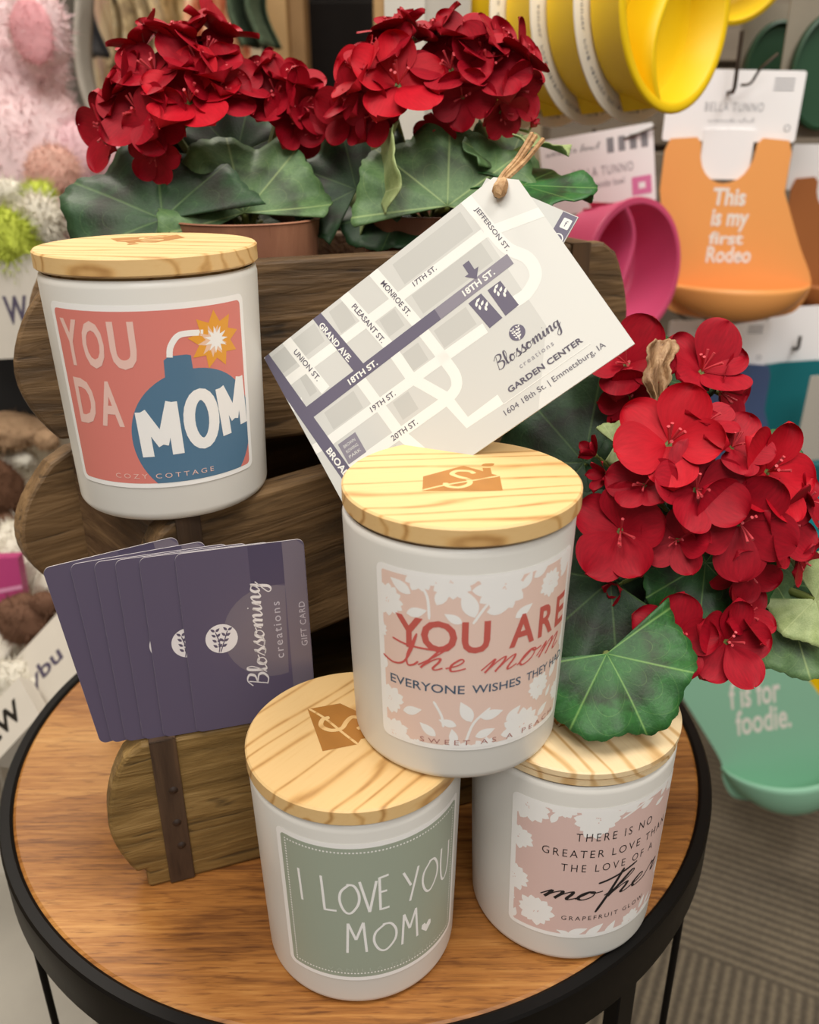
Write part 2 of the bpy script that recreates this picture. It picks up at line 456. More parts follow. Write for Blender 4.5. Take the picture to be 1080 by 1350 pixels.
M = {}
M['jar'] = flat('#dddbd5', .42, 'white_frosted_glass', var=.01)
M['jar'].node_tree.nodes['Principled BSDF'].inputs['Coat Weight'].default_value = .15
M['pine'] = pine('pale_pine')
M['burn'] = flat('#a9712c', .6, 'burnt_wood', var=.12)
M['mango'] = mango()
M['black'] = flat('#0b0908', .45, 'black_metal', spec=.18)
M['wood1'] = oldwood('weathered_wood_brown', '#3f2f1d', '#664d30', '#8a6c48')
M['wood2'] = oldwood('weathered_wood_tan', '#57421f', '#7f6334', '#a0824f')
M['wood3'] = oldwood('weathered_wood_end', '#33231a', '#5a422c', '#7c6142', 'y')
M['strap'] = oldwood('rusty_metal', '#3a2a1f', '#54402f', '#6e5238', 'z', .5)
M['strap'].node_tree.nodes['Principled BSDF'].inputs['Metallic'].default_value = .25
M['nail'] = flat('#2b1d14', .5, 'nail_iron')
M['leafd'] = leafmat('leaf_dark_green', '#17301a', '#315430', '#6c8a52', .75, .5)
M['leafm'] = leafmat('leaf_mid_green', '#3f5f38', '#6c8c58', '#a9bd7a', .6, .6)
M['leafb'] = leafmat('leaf_bright_green', '#17421b', '#347032', '#86b060', .65, .6)
M['leafp'] = leafmat('leaf_pale_green', '#7d9057', '#a9b67e', '#c9d29c', .1, .35)
M['stem'] = flat('#6c7838', .6, 'stem_green', var=.15)
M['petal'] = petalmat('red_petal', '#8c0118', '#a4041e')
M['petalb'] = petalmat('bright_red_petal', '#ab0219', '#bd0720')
M['stamen'] = flat('#c8424a', .5, 'stamen_pink')
M['terra'] = oldwood('terracotta', '#8a5a43', '#99664c', '#a87458', 'z', .5)
M['raffia'] = oldwood('raffia', '#7a5836', '#a88055', '#c9a679', 'z', 2)
M['dried'] = oldwood('dried_petal_brown', '#7c5b41', '#a3805c', '#c2a179', 'z', 2)
M['white'] = flat('#f3f1ec', .5, 'white_print', var=.0)
M['cream'] = flat('#efece2', .55, 'cream_print', var=.0)

# ------------------------------------------------------------------ setting
FZ = -0.62
def struct(name, mb, mats, **kw):
    o = mb.build(name, mats, **kw); o['kind'] = 'structure'; return o
t = NT('ribbed_carpet')
v = t.coords('Object', (1, 1, 1), (0, 0, radians(27.5)), (0, 0, 0))
sx = t.n('ShaderNodeSeparateXYZ'); t.t.links.new(v, sx.inputs[0])
TX, TY = sx.outputs[0], sx.outputs[1]
cq = atz(900, 1250, FZ); c0x = cq.x*cos(radians(27.5))-cq.y*sin(radians(27.5)); c0y = cq.x*sin(radians(27.5))+cq.y*cos(radians(27.5))
ix = t.math('FLOOR', t.math('DIVIDE', t.math('SUBTRACT', TX, c0x-.1), .5)); iy = t.math('FLOOR', t.math('DIVIDE', t.math('SUBTRACT', TY, c0y), .5))
chk = t.math('ABSOLUTE', t.math('MODULO', t.math('ADD', ix, iy), 2))
cc_ = t.math('ADD', t.math('MULTIPLY', TY, t.math('SUBTRACT', 1, chk)), t.math('MULTIPLY', TX, chk))
rib = t.math('MULTIPLY_ADD', t.math('SINE', t.math('MULTIPLY', cc_, 2*pi/.0135)), .5, .5)
nz = t.noise(v, 220, 4, .7); nb = t.noise(v, 9, 3, .6)
fac = t.math('ADD', t.math('MULTIPLY', rib, .32), t.math('ADD', t.math('MULTIPLY', nz, .55), t.math('MULTIPLY', nb, .3)))
t.col(t.ramp(fac, [(.25, rgb('#38322a')), (.6, rgb('#5f5547')), (.95, rgb('#877b66'))])); t.rough(.95)
t.bump(fac, .6, .004)
M['carpet'] = t.m
struct('floor', MB().box(-2.6, 2.8, -2.2, 3.3, FZ-.05, FZ), M['carpet'], smooth=False)
wallm = flat('#b9a88c', .8, 'beige_wall_paint')
struct('wall_back', MB().box(-2.6, 2.8, 3.2, 3.3, FZ, 2.3), wallm, smooth=False)
struct('wall_left', MB().box(-2.7, -2.6, -2.2, 3.3, FZ, 2.3), wallm, smooth=False)
struct('wall_right', MB().box(2.8, 2.9, -2.2, 3.3, FZ, 2.3), wallm, smooth=False)
struct('ceiling', MB().box(-2.7, 2.9, -2.2, 3.3, 2.3, 2.35), flat('#e6e2da', .9, 'ceiling_white'), smooth=False)

# ------------------------------------------------------------------ side table
TC = (-0.0297, 0.4233)
tb = tag(empty('side_table', (*TC, FZ)), 'round side table with an orange brown wooden top and black metal rim and legs', 'table')
MB().lathe([(0, -.018), (.1925, -.018), (.1945, -.016), (.1945, -.001), (.193, 0), (0, 0)], 160).build('tabletop', M['mango'], tb, angle=30).location = (0, 0, -FZ)
rim = MB(); rim.lathe([(.1947, -.027), (.2005, -.027), (.2016, -.025), (.2016, -.0005), (.2006, .0008), (.196, .0008), (.1947, 0), (.1947, -.027)], 160)
rim.build('rim', M['black'], tb, angle=30).location = (0, 0, -FZ)
for a in (-30.6, -145.6, 90-30.6+15, 180-30.6+25):
    c, q = cos(radians(a)), sin(radians(a))
    m = MB(); m.tube([(c*.1965, q*.1965, -.026-FZ), (c*.1965, q*.1965, .002)], .0019, 10)
    m.build('leg', M['black'], tb)
for a in (-43, -124, 47, 136):
    c, q = cos(radians(a)), sin(radians(a))
    m = MB(); R_ = Matrix.Translation((c*.184, q*.184, 0)) @ Matrix.Rotation(radians(a), 4, 'Z')
    m.box(-.004, .004, -.009, .009, .002, -.020-FZ, 0, R_)
    m.build('leg', M['black'], tb, bevel=.001)
m = MB(); m.lathe([(.1785, .02), (.1985, .02), (.1985, .045), (.1785, .045), (.1785, .02)], 96)
m.build('bottom_ring', M['black'], tb, angle=30)

# ------------------------------------------------------------------ wooden brick moulds (weathered troughs stacked as a stair)
def board_profile(L, H, bulgeL, bulgeR, notch=True):
    # outline (x along, z up) of a long board whose ends are rounded out
    def end(b, sgn, x0):
        P = []
        for k in range(15):
            tt = k/14
            z = H*(.13+.87*tt) if notch else H*tt
            P.append((x0+sgn*(b*sin(pi*min(1, (tt*.86+.13)))**.75), z))
        P[-1] = (P[-1][0]-sgn*.004, H)
        return P
    left = end(bulgeL, -1, 0); right = end(bulgeR, 1, L)
    P = []
    if notch: P += [(-.004, 0), (L+.004, 0), (L+.004, H*.13)]
    P += right; P += list(reversed(left))
    if notch: P += [(-.004, H*.13)]
    return P
def mould(name, label, org, yaw, L, Wd, H, front, back, bulges, foot=0, strap_at=.006):
    M0 = Matrix.Translation(org) @ Matrix.Rotation(yaw, 4, 'Z')
    r = tag(empty(name, M=M0), label, 'crate', 'weathered wooden brick moulds stacked as a stair')
    T = .013
    Rx = Matrix.Rotation(pi/2, 4, 'X')     # prism z -> -y
    def rough_(mb):
        mb.v = [p+Vector((noise.noise(p*40)*.0008, noise.noise(p*40+Vector((9, 0, 0)))*.0006, noise.noise(p*30+Vector((0, 7, 0)))*.0009)) for p in mb.v]
    m = MB(); m.prism(board_profile(L, H-foot, bulges[0], bulges[1]), -T, 0, 0, Matrix.Translation((0, 0, foot)) @ Rx); rough_(m)
    m.build('front_board', front, r, smooth=False, bevel=.0018)
    m = MB(); m.prism(board_profile(L, H-foot, bulges[2], bulges[3]), -T, 0, 0, Matrix.Translation((0, Wd-T, foot)) @ Rx); rough_(m)
    m.build('back_board', back, r, smooth=False, bevel=.0018)
    for x in (.0, L-.014):
        m = MB().box(x, x+.014, T+.0002, Wd-T-.0002, foot+.002, H-.0012); rough_(m); m.build('end_block', M['wood3'], r, smooth=False, bevel=.0012)
    MB().box(.0142, L-.0142, T+.0002, Wd-T-.0002, foot+.002, foot+.0125).build('base_board', front, r, smooth=False, bevel=.001)
    if foot:
        for x in (.012, L*.5, L-.04): MB().box(x, x+.028, .004, Wd-.004, .0003, foot+.0018).build('foot_block', back, r, smooth=False, bevel=.001)
    for sx_ in (strap_at, L-strap_at-.0115):
        m = MB(); th = .0013
        m.box(sx_, sx_+.0115, -th, 0, foot+.0005, H+th); m.box(sx_, sx_+.0115, -th, .020, H, H+th)
        so = m.build('metal_strap', M['strap'], r, smooth=False, bevel=.0006)
        for zz in (.27, .44, .67):
            n_ = MB(); n_.lathe([(0, .0009), (.0011, .0007), (.0019, .0001), (.0021, 0)], 12, 0, Matrix.Translation((sx_+.006+.0015*sin(zz*30), -th, foot+(H-foot)*zz)) @ Matrix.Rotation(pi/2, 4, 'X'))
            n_.build('nail_head', M['nail'], so)
    return r
YL = radians(19.35)
SA = Vector((-.1212, .3037, 0)); SU = Vector((cos(YL), sin(YL), 0)); SV = Vector((-sin(YL), cos(YL), 0))
def S(u, v, z): return SA+SU*u+SV*v+Vector((0, 0, z))
ZM, ZT = .0822, .1815
mould('wooden_brick_mould', 'lowest wooden brick mould, tan face with a nailed iron strap, on the tabletop', S(0, 0, 0), YL, .22, .16, ZM, M['wood2'], M['wood1'], (.0165, .016, .016, .016))
YM = radians(40.8)
mould('wooden_brick_mould', 'middle weathered wooden brick mould turned to the right, under the coral bomb candle', Vector((-.0975-.0017, .3223+.0050, ZM)), YM, .255, .125, ZT-ZM, M['wood1'], M['wood1'], (.0175, .018, .031, .02), foot=.0155, strap_at=.001)
mould('wooden_brick_mould', 'topmost weathered wooden brick mould holding the two potted geraniums', S(.0, .10, ZT), YL, .281, .125, .0905, M['wood1'], M['wood3'], (.029, .016, .028, .016), strap_at=.012)

# ------------------------------------------------------------------ candles
CH, LT = .106, .0072
RT, RB = .0433, .0409
def jar_r(z): return RB+(RT-RB)*z/.093
LM = {k: flat(h, .45, 'label_'+n, var=0) for k, h, n in (('w', '#fbfaf8', 'white'), ('coral', '#e0847a', 'coral'), ('blush', '#f0c9be', 'blush_letters'), ('blue', '#557a97', 'slate_blue'),
     ('amber', '#eda63d', 'amber'), ('peach', '#f3cbb0', 'peach'), ('bl', '#f0d3c6', 'blush'), ('red', '#cc635a', 'brick_red'), ('rose', '#d4605b', 'rose_script'), ('navy', '#4c6178', 'navy'), ('sage', '#a4ae9d', 'sage'),
     ('pink', '#e3c4bd', 'dusty_pink'), ('ink', '#201d20', 'ink'), ('grey', '#b9c2b4', 'pale_sage'), ('sw', '#b27a72', 'brown_pink'))}
DEG = .74
def candle(label, loc, lid_rot, logo_rot, art, mats, lid_extra=None, lid_off=(0, 0), groove=False, pine_mat=None, logo_off=(0, 0)):
    r = tag(empty('candle', loc), label, 'candle', None)
    m = MB(); b = .0045
    prof = [(0, .0015), (RB-.008, .0012), (RB-b, 0)]
    for i in range(1, 7):
        a = pi/2*i/6; prof.append((RB-b+b*sin(a), b-b*cos(a)))
    zt = CH-LT-.0012
    prof += [(jar_r(.03), .03), (jar_r(.06), .06), (jar_r(zt-.003), zt-.003), (jar_r(zt)-.0006, zt-.0008), (jar_r(zt)-.0016, zt), (jar_r(zt)-.003, zt-.001), (jar_r(zt)-.0035, zt-.006)]
    m.lathe(prof, 128); m.build('jar', M['jar'], r, angle=50)
    # lid
    m = MB(); R = .044; z0 = CH-LT
    if groove:
        pr = [(0, z0), (R-.0012, z0), (R-.0006, z0+.0005), (R-.0006, z0+LT*.40), (R-.0016, z0+LT*.46), (R-.0003, z0+LT*.54), (R, z0+LT*.6), (R, CH-.0006), (R-.0006, CH), (0, CH)]
    else:
        pr = [(0, z0), (R-.0008, z0), (R, z0+.0008), (R, CH-.0007), (R-.0007, CH), (0, CH)]
    m.lathe(pr, 128)
    m2 = MB(); m2.lathe([(0, z0-.008), (.038, z0-.008), (.038, z0)], 48); m.add(m2.v, m2.f, 0)
    a = Art()
    a.poly([(-14.5, -12), (14, -12), (14.3, 2), (11.6, 4.3), (11.6, 10.5), (8.6, 10.5), (8.6, 7), (1.5, 13), (-14, 2)], 1)
    a.ell(11, 13.8, 2.2, 1.5, 1); a.ell(9.6, 13.4, 1.2, .9, 1); a.ell(12.4, 14.6, 1.1, .8, 1)
    a.stroke([(-14.6, -11.5), (-6, -6.5), (6, -1.5), (14.3, 2.2)], 1.1, 0, 2, smooth=5)
    a.stroke([(5, 4.5), (3.5, 7), (-1, 7.5), (-3.2, 4.5), (-1, 1.5), (2.6, -1.5), (2.4, -6), (-1.5, -9), (-5.5, -7.5), (-6, -4.5)], 2.0, 0, 2, smooth=5)
    cr_, sr_ = cos(radians(logo_rot)), sin(radians(logo_rot))
    cl_, sl_ = cos(-lid_rot), sin(-lid_rot)
    def fl(x, y, h):
        X, Y = (x*cr_-y*sr_+logo_off[0])/1000, (x*sr_+y*cr_+logo_off[1])/1000
        return Vector((X*cl_-Y*sl_, X*sl_+Y*cl_, CH+h+.00003))
    a.to(m, fl)
    lo = m.build('lid', [pine_mat or M['pine'], M['burn']], r, angle=30)
    lo.rotation_euler.z = lid_rot; lo.location = (lid_off[0], lid_off[1], 0)
    # paper label wrapped round the jar
    m = MB(); art.to(m, lambda x, y, h: Vector(((jar_r(y/1000)+.00018+h)*sin(radians(x/DEG)), -(jar_r(y/1000)+.00018+h)*cos(radians(x/DEG)), y/1000)), slice_x=1.5)
    m.build('label', mats, r, smooth=False)
    return r
def X(deg): return deg*DEG

# label 1: coral with a bomb
mats1 = [LM['w'], LM['coral'], LM['blush'], LM['blue'], LM['amber'], LM['peach']]
a = Art(); x0, x1, y0, y1 = X(-45), X(67.5), 16, 89.2
a.rrect(x0, y0, x1, y1, 3, 0, 0)
a.rrect(x0+2.4, y0+2, x1-2.2, y1-2.3, 2, 1, 1)
b = Art()
cx, cy = X(31.5), 37; RBm = X(35.5)
b.ell(cx, cy, RBm, RBm*1.02, 3, 2, n=64)
b.poly([(X(17), 60), (X(17.4), 68), (X(20), 69.5), (X(29), 69.5), (X(31.3), 69), (X(32), 60)], 3, 2)
b.clip(x0+2.4, y0+2, x1-2.2, y1-2.3); a.items += b.items
a.stroke([(X(20.5), 69), (X(21.5), 73), (X(25.5), 76.8), (X(31), 77.5), (X(39), 77)], 2.3, 0, 3, smooth=6, caps=False)
def star(ar, cx, cy, r1, r2, n, mat, lay, rot=0):
    P = []
    for i in range(2*n):
        rr = r1 if i % 2 == 0 else r2; an = pi*i/n+radians(rot); P.append((cx+rr*cos(an), cy+rr*sin(an)))
    ar.poly(P, mat, lay)
star(a, X(45.8), 73.6, 11.5, 7.2, 9, 4, 3, 10)
star(a, X(45)-.6, 73.2, 6.5, 3.2, 9, 5, 3.5, 25); star(a, X(46.3), 73.6, 5.4, 2.6, 11, 0, 4, 0)
a.text('Y', X(-38), 65.3, X(-26), 83.2, 2, 3, bold=.028); a.text('O', X(-24), 65, X(-11.5), 83.2, 2, 3, bold=.028); a.text('U', X(-8.5), 65, X(5), 83.2, 2, 3, bold=.028)
a.text('D', X(-36), 42, X(-22.5), 60.4, 2, 3, bold=.028); a.text('A', X(-20), 42, X(-7), 60.2, 2, 3, bold=.028)
def block(a, pts, w_, mat, lay):
    P = [Vector(p) for p in pts]
    for k in range(len(P)-1):
        p, q = P[k], P[k+1]; d = (q-p).normalized(); n = Vector((-d.y, d.x))*w_/2; e = d*w_*.12
        a.poly([tuple(p-e+n), tuple(p-e-n), tuple(q+e-n), tuple(q+e+n)], mat, lay)
block(a, [(X(3.5), 30), (X(2.5), 47.5), (X(12), 35), (X(18.5), 51), (X(19.5), 30.5)], 4.6, 0, 4)
ov = [(X(34)+5.2*sin(2*pi*k/24), 43+10.2*cos(2*pi*k/24)) for k in range(25)]
block(a, ov, 4.6, 0, 4)
block(a, [(X(48.5), 34.5), (X(46), 53.5), (X(54.5), 40.5), (X(60), 56), (X(61.5), 37)], 4.2, 0, 4)
a.text('COZY COTTAGE', X(-17), 20.2, X(38), 22.2, 2, 5, bold=-.004, spacing=1.5)
candle('white candle with a coral YOU DA MOM bomb label on the middle wooden mould', (-.1059, .3631, ZT), radians(80), -150, a, mats1, logo_off=(-3, 21-4))

def sprig(a, x, y, L, rot, mat, lay):
    q = radians(rot); pts = [(x+L*t*cos(q)-sin(t*3)*L*.1*sin(q), y+L*t*sin(q)+sin(t*3)*L*.1*cos(q)) for t in (0, .3, .6, 1)]
    a.stroke(pts, .8, mat, lay, smooth=4)
    for t, sd in ((.35, 1), (.55, -1), (.8, 1), (1.05, 0)):
        px, py = x+L*t*cos(q), y+L*t*sin(q); an = rot+sd*48
        a.leaf(px+cos(radians(an))*3, py+sin(radians(an))*3, 7, 3.4, an, mat, lay)
# label 2: blush with white flowers
mats2 = [LM['w'], LM['bl'], LM['red'], LM['rose'], LM['navy'], LM['sw']]
a = Art(); x0, x1, y0, y1 = X(-43.5), X(65), 15.6, 88.8
a.rrect(x0, y0, x1, y1, 3, 0, 0); a.rrect(x0+2.4, y0+2.2, x1-2.2, y1-2.3, 1, 1, 1)
b = Art()
for fx, fy, fr in ((-37, 75, 7), (17, 83, 10), (45, 79, 5.5), (-5, 87, 8), (60, 88, 8), (-20, 88, 7), (-38, 33, 6.5), (43, 36, 5.8), (33, 21, 9), (-36, 18, 7), (-2, 15, 6), (62, 28, 5), (-43, 62, 4), (12, 15, 6), (-22, 15, 4)): b.daisy(X(fx), fy, fr, 0, 1.5, n=12, mid=1)
for lx, ly, L, rot in ((-30, 82, 9, 150), (-22, 73, 8, 20), (-10, 81, 9, 65), (-5, 72, 7, 150), (2, 78, 12, 110), (16, 75, 9, 10), (29, 72, 8, 30), (58, 82, 9, 50), (38, 86, 8, 30), (30, 84, 7, 60), (-25, 31, 8, 20), (-7, 28, 7, 160), (2, 33, 10, 115), (15, 31, 9, 10), (27, 29, 8, 40), (-17, 24, 8, 140), (12, 23, 8, 20), (-4, 22, 7, 100), (55, 40, 8, 60), (-40, 48, 5, 80), (62, 50, 6, 80), (52, 31, 5, 60), (-30, 22, 4, 0), (48, 24, 7, 30)): b.leaf(X(lx), ly, L, L*.48, rot, 0, 1.5)
for st in ([(-22, 86), (-17, 80), (-16, 71)], [(-14, 37), (-10, 31), (-9, 26)], [(4, 70), (10, 77), (16, 81)], [(2, 19), (6, 28), (14, 34)], [(52, 86), (60, 83)]): b.stroke([(X(p), q) for p, q in st], 1.0, 0, 1.5, smooth=5)
b.clip(x0+1.2, y0+1.2, x1-1.2, y1-1.2); a.items += b.items
for ch, xa, xb in (('Y', -33, -19), ('O', -20, -3), ('U', -1, 12.3), ('A', 22, 36.5), ('R', 39, 50), ('E', 52.5, 61.5)): a.text(ch, X(xa), 58, X(xb), 70.8, 2, 3, bold=.025)
a.script('he', X(-22), 50.6, 0, X(24), .75, 3, 4, slant=.7, brush=.25, xh=5.0, gap=.2)
a.script('mom', X(8), 49.5, 0, X(49), .75, 3, 4, slant=.75, brush=.25, xh=5.6, gap=.1)
a.stroke([(X(-41), 51.5), (X(-35), 49.8), (X(-29), 51.5), (X(-24.5), 58), (X(-22), 64.5)], .75, 3, 4, smooth=6); a.stroke([(X(-22), 64.5), (X(-27), 55), (X(-27), 50.8), (X(-24), 51.2), (X(-21.5), 53)], .75, 3, 4, smooth=6)
a.stroke([(X(-35), 60.2), (X(-27), 59), (X(-13), 58.8)], .75, 3, 4, smooth=6)
a.text('EVERYONE', X(-37), 40.9, X(1), 44.6, 4, 3, bold=.008); a.text('WISHES', X(4.5), 41.1, X(30), 44.6, 4, 3, bold=.008); a.text('THEY HAD', X(33.5), 41.3, X(64), 44.8, 4, 3, bold=.004)
a.text('SWEET AS A PEACH', X(-21), 18.2, X(58), 20.4, 5, 5, bold=-.004, spacing=1.6)
candle('white candle with a blush YOU ARE the mom label standing across two lids', (.0183, .2936, CH), radians(97), 0, a, mats2, lid_off=(.0008, 0))

# label 3: sage
mats3 = [LM['w'], LM['sage'], LM['grey']]
a = Art(); x0, x1, y0, y1 = X(-41.5), X(70), 16, 90
a.rrect(x0, y0, x1, y1, 3, 0, 0); a.rrect(x0+2.2, y0+2.1, x1-2.2, y1-2.3, 2, 1, 1)
ix0, ix1, iy0, iy1 = x0+4.4, x1-4.2, y0+4.2, y1-4.4
nxx = 54; nyy = 48
for i in range(nxx+1):
    for yy in (iy0, iy1): a.ell(ix0+(ix1-ix0)*i/nxx, yy, .42, .42, 0, 2, n=6)
for i in range(1, nyy):
    for xx in (ix0, ix1): a.ell(xx, iy0+(iy1-iy0)*i/nyy, .42, .42, 0, 2, n=6)
def hand(a, glyph, xa, xb, ya, yb, w_, mat, lay):
    for st in glyph: a.stroke([(xa+(xb-xa)*p, ya+(yb-ya)*q) for p, q in st], w_, mat, lay, smooth=6 if len(st) > 3 else 0, caps=False)
GL = {'I': [[(.4, 1), (.6, 0)]], 'L': [[(.1, 1), (.2, 0)], [(.18, .02), (.95, .03)]], 'O': [[(.5, 1), (.12, .75), (.05, .4), (.25, .06), (.55, 0), (.9, .3), (.95, .65), (.75, .95), (.5, 1), (.4, .99)]],
      'V': [[(.05, 1), (.55, 0)], [(.55, 0), (.95, .97)]], 'E': [[(.1, 1), (.15, 0)], [(.1, .98), (.9, 1.02)], [(.12, .55), (.75, .56)], [(.15, .02), (.95, .04)]],
      'Y': [[(.05, 1), (.5, .5)], [(.95, 1), (.45, 0)]], 'U': [[(.08, 1), (.05, .5), (.2, .1), (.5, 0), (.8, .15), (.95, .5), (.95, 1)]], 'M': [[(.12, 0), (.2, 1)], [(.2, 1), (.5, .45)], [(.5, .45), (.82, 1.02)], [(.82, 1.02), (.92, .02)]]}
for ch, xa, xb, ya, yb in (('I', -30, -26, 56.5, 73), ('L', -16.5, -8, 54.8, 72.8), ('O', -7, 4, 54.5, 69.5), ('V', 3.5, 13, 54.5, 71), ('E', 13.5, 19.5, 54.6, 72), ('Y', 26.5, 36.5, 54, 70.5), ('O', 38.5, 50.5, 53.5, 69), ('U', 52.5, 61, 52, 70),
                           ('M', -5.5, 7.5, 32.2, 48.8), ('O', 10, 23.5, 32, 46.5), ('M', 25, 37, 31.5, 48)): hand(a, GL[ch], X(xa), X(xb), ya, yb, 1.05, 0, 3)
a.poly([(X(42.5), 31), (X(38.8), 34.2), (X(39.2), 36.3), (X(41.2), 36.6), (X(42.3), 35), (X(44), 36.8), (X(45.8), 36.2), (X(45.8), 34)], 0, 3)
a.text('VANILLA DELIGHT', X(-15.5), 21.4, X(51), 23.2, 2, 5, bold=-.004, spacing=1.5)
candle('white candle with a sage green I LOVE YOU MOM label on the tabletop', (-.0226, .2822, 0), radians(141), -72, a, mats3, logo_off=(-5, 6))

# label 4: dusty pink
mats4 = [LM['w'], LM['pink'], LM['ink'], LM['sw']]
a = Art(); x0, x1, y0, y1 = X(-42), X(65), 16, 88.2
a.rrect(x0, y0, x1, y1, 3, 0, 0); a.rrect(x0+2.4, y0+2.2, x1-2.2, y1-2.3, 1, 1, 1)
b = Art()
for fx, fy, fr in ((-32, 84, 9), (4, 82, 9.5), (-37, 66, 6.5), (-40, 43, 8), (-25, 28, 8.5), (-14, 88, 6), (35, 18, 6), (62, 86, 8), (-42, 30, 3), (5, 14, 5)): b.daisy(X(fx), fy, fr, 0, 1.5, n=13, mid=1)
for lx, ly, L, rot in ((18, 85, 7, 40), (25, 86, 9, 30), (34, 84, 7, 20), (46, 80, 6, 10), (50, 86, 9, 50), (-18, 82, 7, 70), (0, 20, 9, 20), (10, 20, 10, 40), (20, 19, 9, 60), (-8, 19, 6, 160), (45, 24, 7, 60), (52, 22, 6, 40), (-38, 22, 6, 80), (60, 36, 8, 70), (48, 18, 8, 20)): b.leaf(X(lx), ly, L, L*.42, rot, 0, 1.5)
b.stroke([(X(18), 81), (X(30), 85), (X(44), 88)], .9, 0, 1.5, smooth=5); b.stroke([(X(-12), 20), (X(0), 18), (X(12), 17)], .9, 0, 1.5, smooth=5)
b.clip(x0+1.2, y0+1.2, x1-1.2, y1-1.2); a.items += b.items
a.text('THERE IS NO', X(-6), 71, X(40.5), 75.2, 2, 3, bold=-.006, spacing=1.4)
a.text('GREATER LOVE THAN', X(-23.5), 62.2, X(58), 66.2, 2, 3, bold=-.006, spacing=1.35)
a.text('THE LOVE OF A', X(-12.5), 54.4, X(46), 58.4, 2, 3, bold=-.006, spacing=1.45)
a.script('mo', X(-23), 38.4, 1, X(31), 1.15, 2, 4, slant=.8, brush=.5, xh=4.6); a.script('her', X(13), 39.2, 1, X(41), 1.15, 2, 4, slant=.8, brush=.5, xh=4.8)
a.stroke([(X(24), 53), (X(18), 44), (X(9), 31)], 1.3, 2, 4, smooth=5); a.stroke([(X(9), 47.5), (X(16), 49), (X(33), 53.5)], 1.0, 2, 4, smooth=5)
a.text('GRAPEFRUIT GLOW', X(-10), 26.6, X(44), 29, 2, 3, bold=-.004, spacing=1.4)
M['pine4'] = pine('pale_pine_lid', ('#ecd3a8', '#dcb985', '#bd9158'))
candle('white candle with a dusty pink label reading mother under a geranium leaf', (.0697, .3015, 0), radians(25), 20, a, mats4, groove=True, pine_mat=M['pine4'])

# ------------------------------------------------------------------ gift cards
GP = flat('#584f64', .34, 'gift_card_purple', var=.0); GP2 = flat('#6d6470', .34, 'gift_card_band', var=0); GP3 = flat('#4a4259', .34, 'gift_card_dark', var=0)
def blossom(a, cx, cy, r, white, ink, lay):
    a.ell(cx, cy, r, r, white, lay, n=32)
    for sx_, k in ((0, 1), (1, .85)):
        st = [(cx-.25*r+sx_*.1*r, cy-.95*r), (cx-.15*r+sx_*.25*r, cy-.3*r), (cx-.35*r+sx_*.75*r, cy+.5*r)]
        a.stroke(st, r*.07, ink, lay+.3, smooth=4)
        for q in (.25, .5, .75, 1.0):
            px = st[0][0]+(st[2][0]-st[0][0])*q; py = st[0][1]+(st[2][1]-st[0][1])*q
            for sd in (-1, 1):
                an = 90+sd*50-10*sx_; L = r*.34
                a.leaf(px+cos(radians(an))*L*.6, py+sin(radians(an))*L*.6, L, L*.5, an, ink, lay+.3)
def gift_card(label, Mx):
    r = empty('gift_card', M=Mx); tag(r, label, 'gift card', 'gift cards fanned out against the middle wooden mould')
    base = Art(); base.rrect(0, 0, 54, 85.6, 3, 0, 0); outline = base.items[0][0]
    m = MB(); m.prism([(p[0]/1000, p[1]/1000) for p in outline], -.00042, 0, 1)
    a = Art(); a.rrect(.02, .02, 53.98, 85.56, 2.98, 0, 1)
    a.rect(45, .5, 53.6, 85, 2, 2) if False else None
    a.poly([(44.5, .3), (51, .3), (53.7, 3), (53.7, 82.6), (51, 85.3), (44.5, 85.3)], 2, 2)
    arc = [(38+22*cos(radians(q)), 44+22*sin(radians(q))) for q in range(73, 288, 10)]
    arc = [(min(44.5, p), q) for p, q in arc]; a.poly(arc, 2, 2)
    a.rect(30, 66, 44.5, 85.3, 3, 3)
    blossom(a, 15.3, 44.2, 6.9, 1, 0, 4)
    a.script('Blossoming', 33.5, 18.5, 90, 50, .95, 1, 4, slant=.12, brush=.5, xh=4.0)
    a.rtext('creations', 41.5, 30.5, 90, 27.5, 3.4, 4, 4, spacing=1.25)
    a.rtext('GIFT CARD', 53-0.6, 34.8, 90, 21.5, 2.7, 4, 4, spacing=1.1)
    a.to(m, lambda x, y, h: Vector((x/1000, y/1000, h)), lay=2.5e-5)
    m.build('card', [GP, flat('#dcd6d6', .4, 'card_white_edge', var=0), GP2, GP3, flat('#b9b3bd', .4, 'card_grey_letters', var=0)], r, smooth=False)
    return r
ca, cb = .2775, radians(5.0)
cn0 = Vector((sin(ca), -cos(ca), 0)); cex = Vector((cos(ca), sin(ca), 0)); cey = Vector((0, 0, 1))*cos(cb)-cn0*sin(cb)
corg = O+ray(260, 968.9)*.3845
corg = corg-Vector((0, 0, corg.z-ZM-.0013))
CB = frameM(corg, cex, cey)
for i, (ox, oy, rt, lb) in enumerate(((0, 0, 0, 'frontmost purple gift card showing the full white script and leaf logo'), (-14.25, .05, 0, 'second purple gift card from the front, half its white leaf logo showing'),
        (-23, .1, .5, 'third purple gift card from the front, a plain strip in the middle of the fan'), (-30.4, .15, 1.0, 'fourth purple gift card from the front, a narrow plain strip of the fan'), (-36.3, .2, 3.3, 'second leftmost purple gift card, a sliver of white logo showing'), (-41, .25, 7.3, 'leftmost purple gift card at the back of the fan, tilted most to the left'))):
    Mx = CB @ Matrix.Translation((ox/1000, oy/1000, -.0008*i)) @ Matrix.Rotation(radians(rt), 4, 'Z')
    gift_card(lb, Mx)

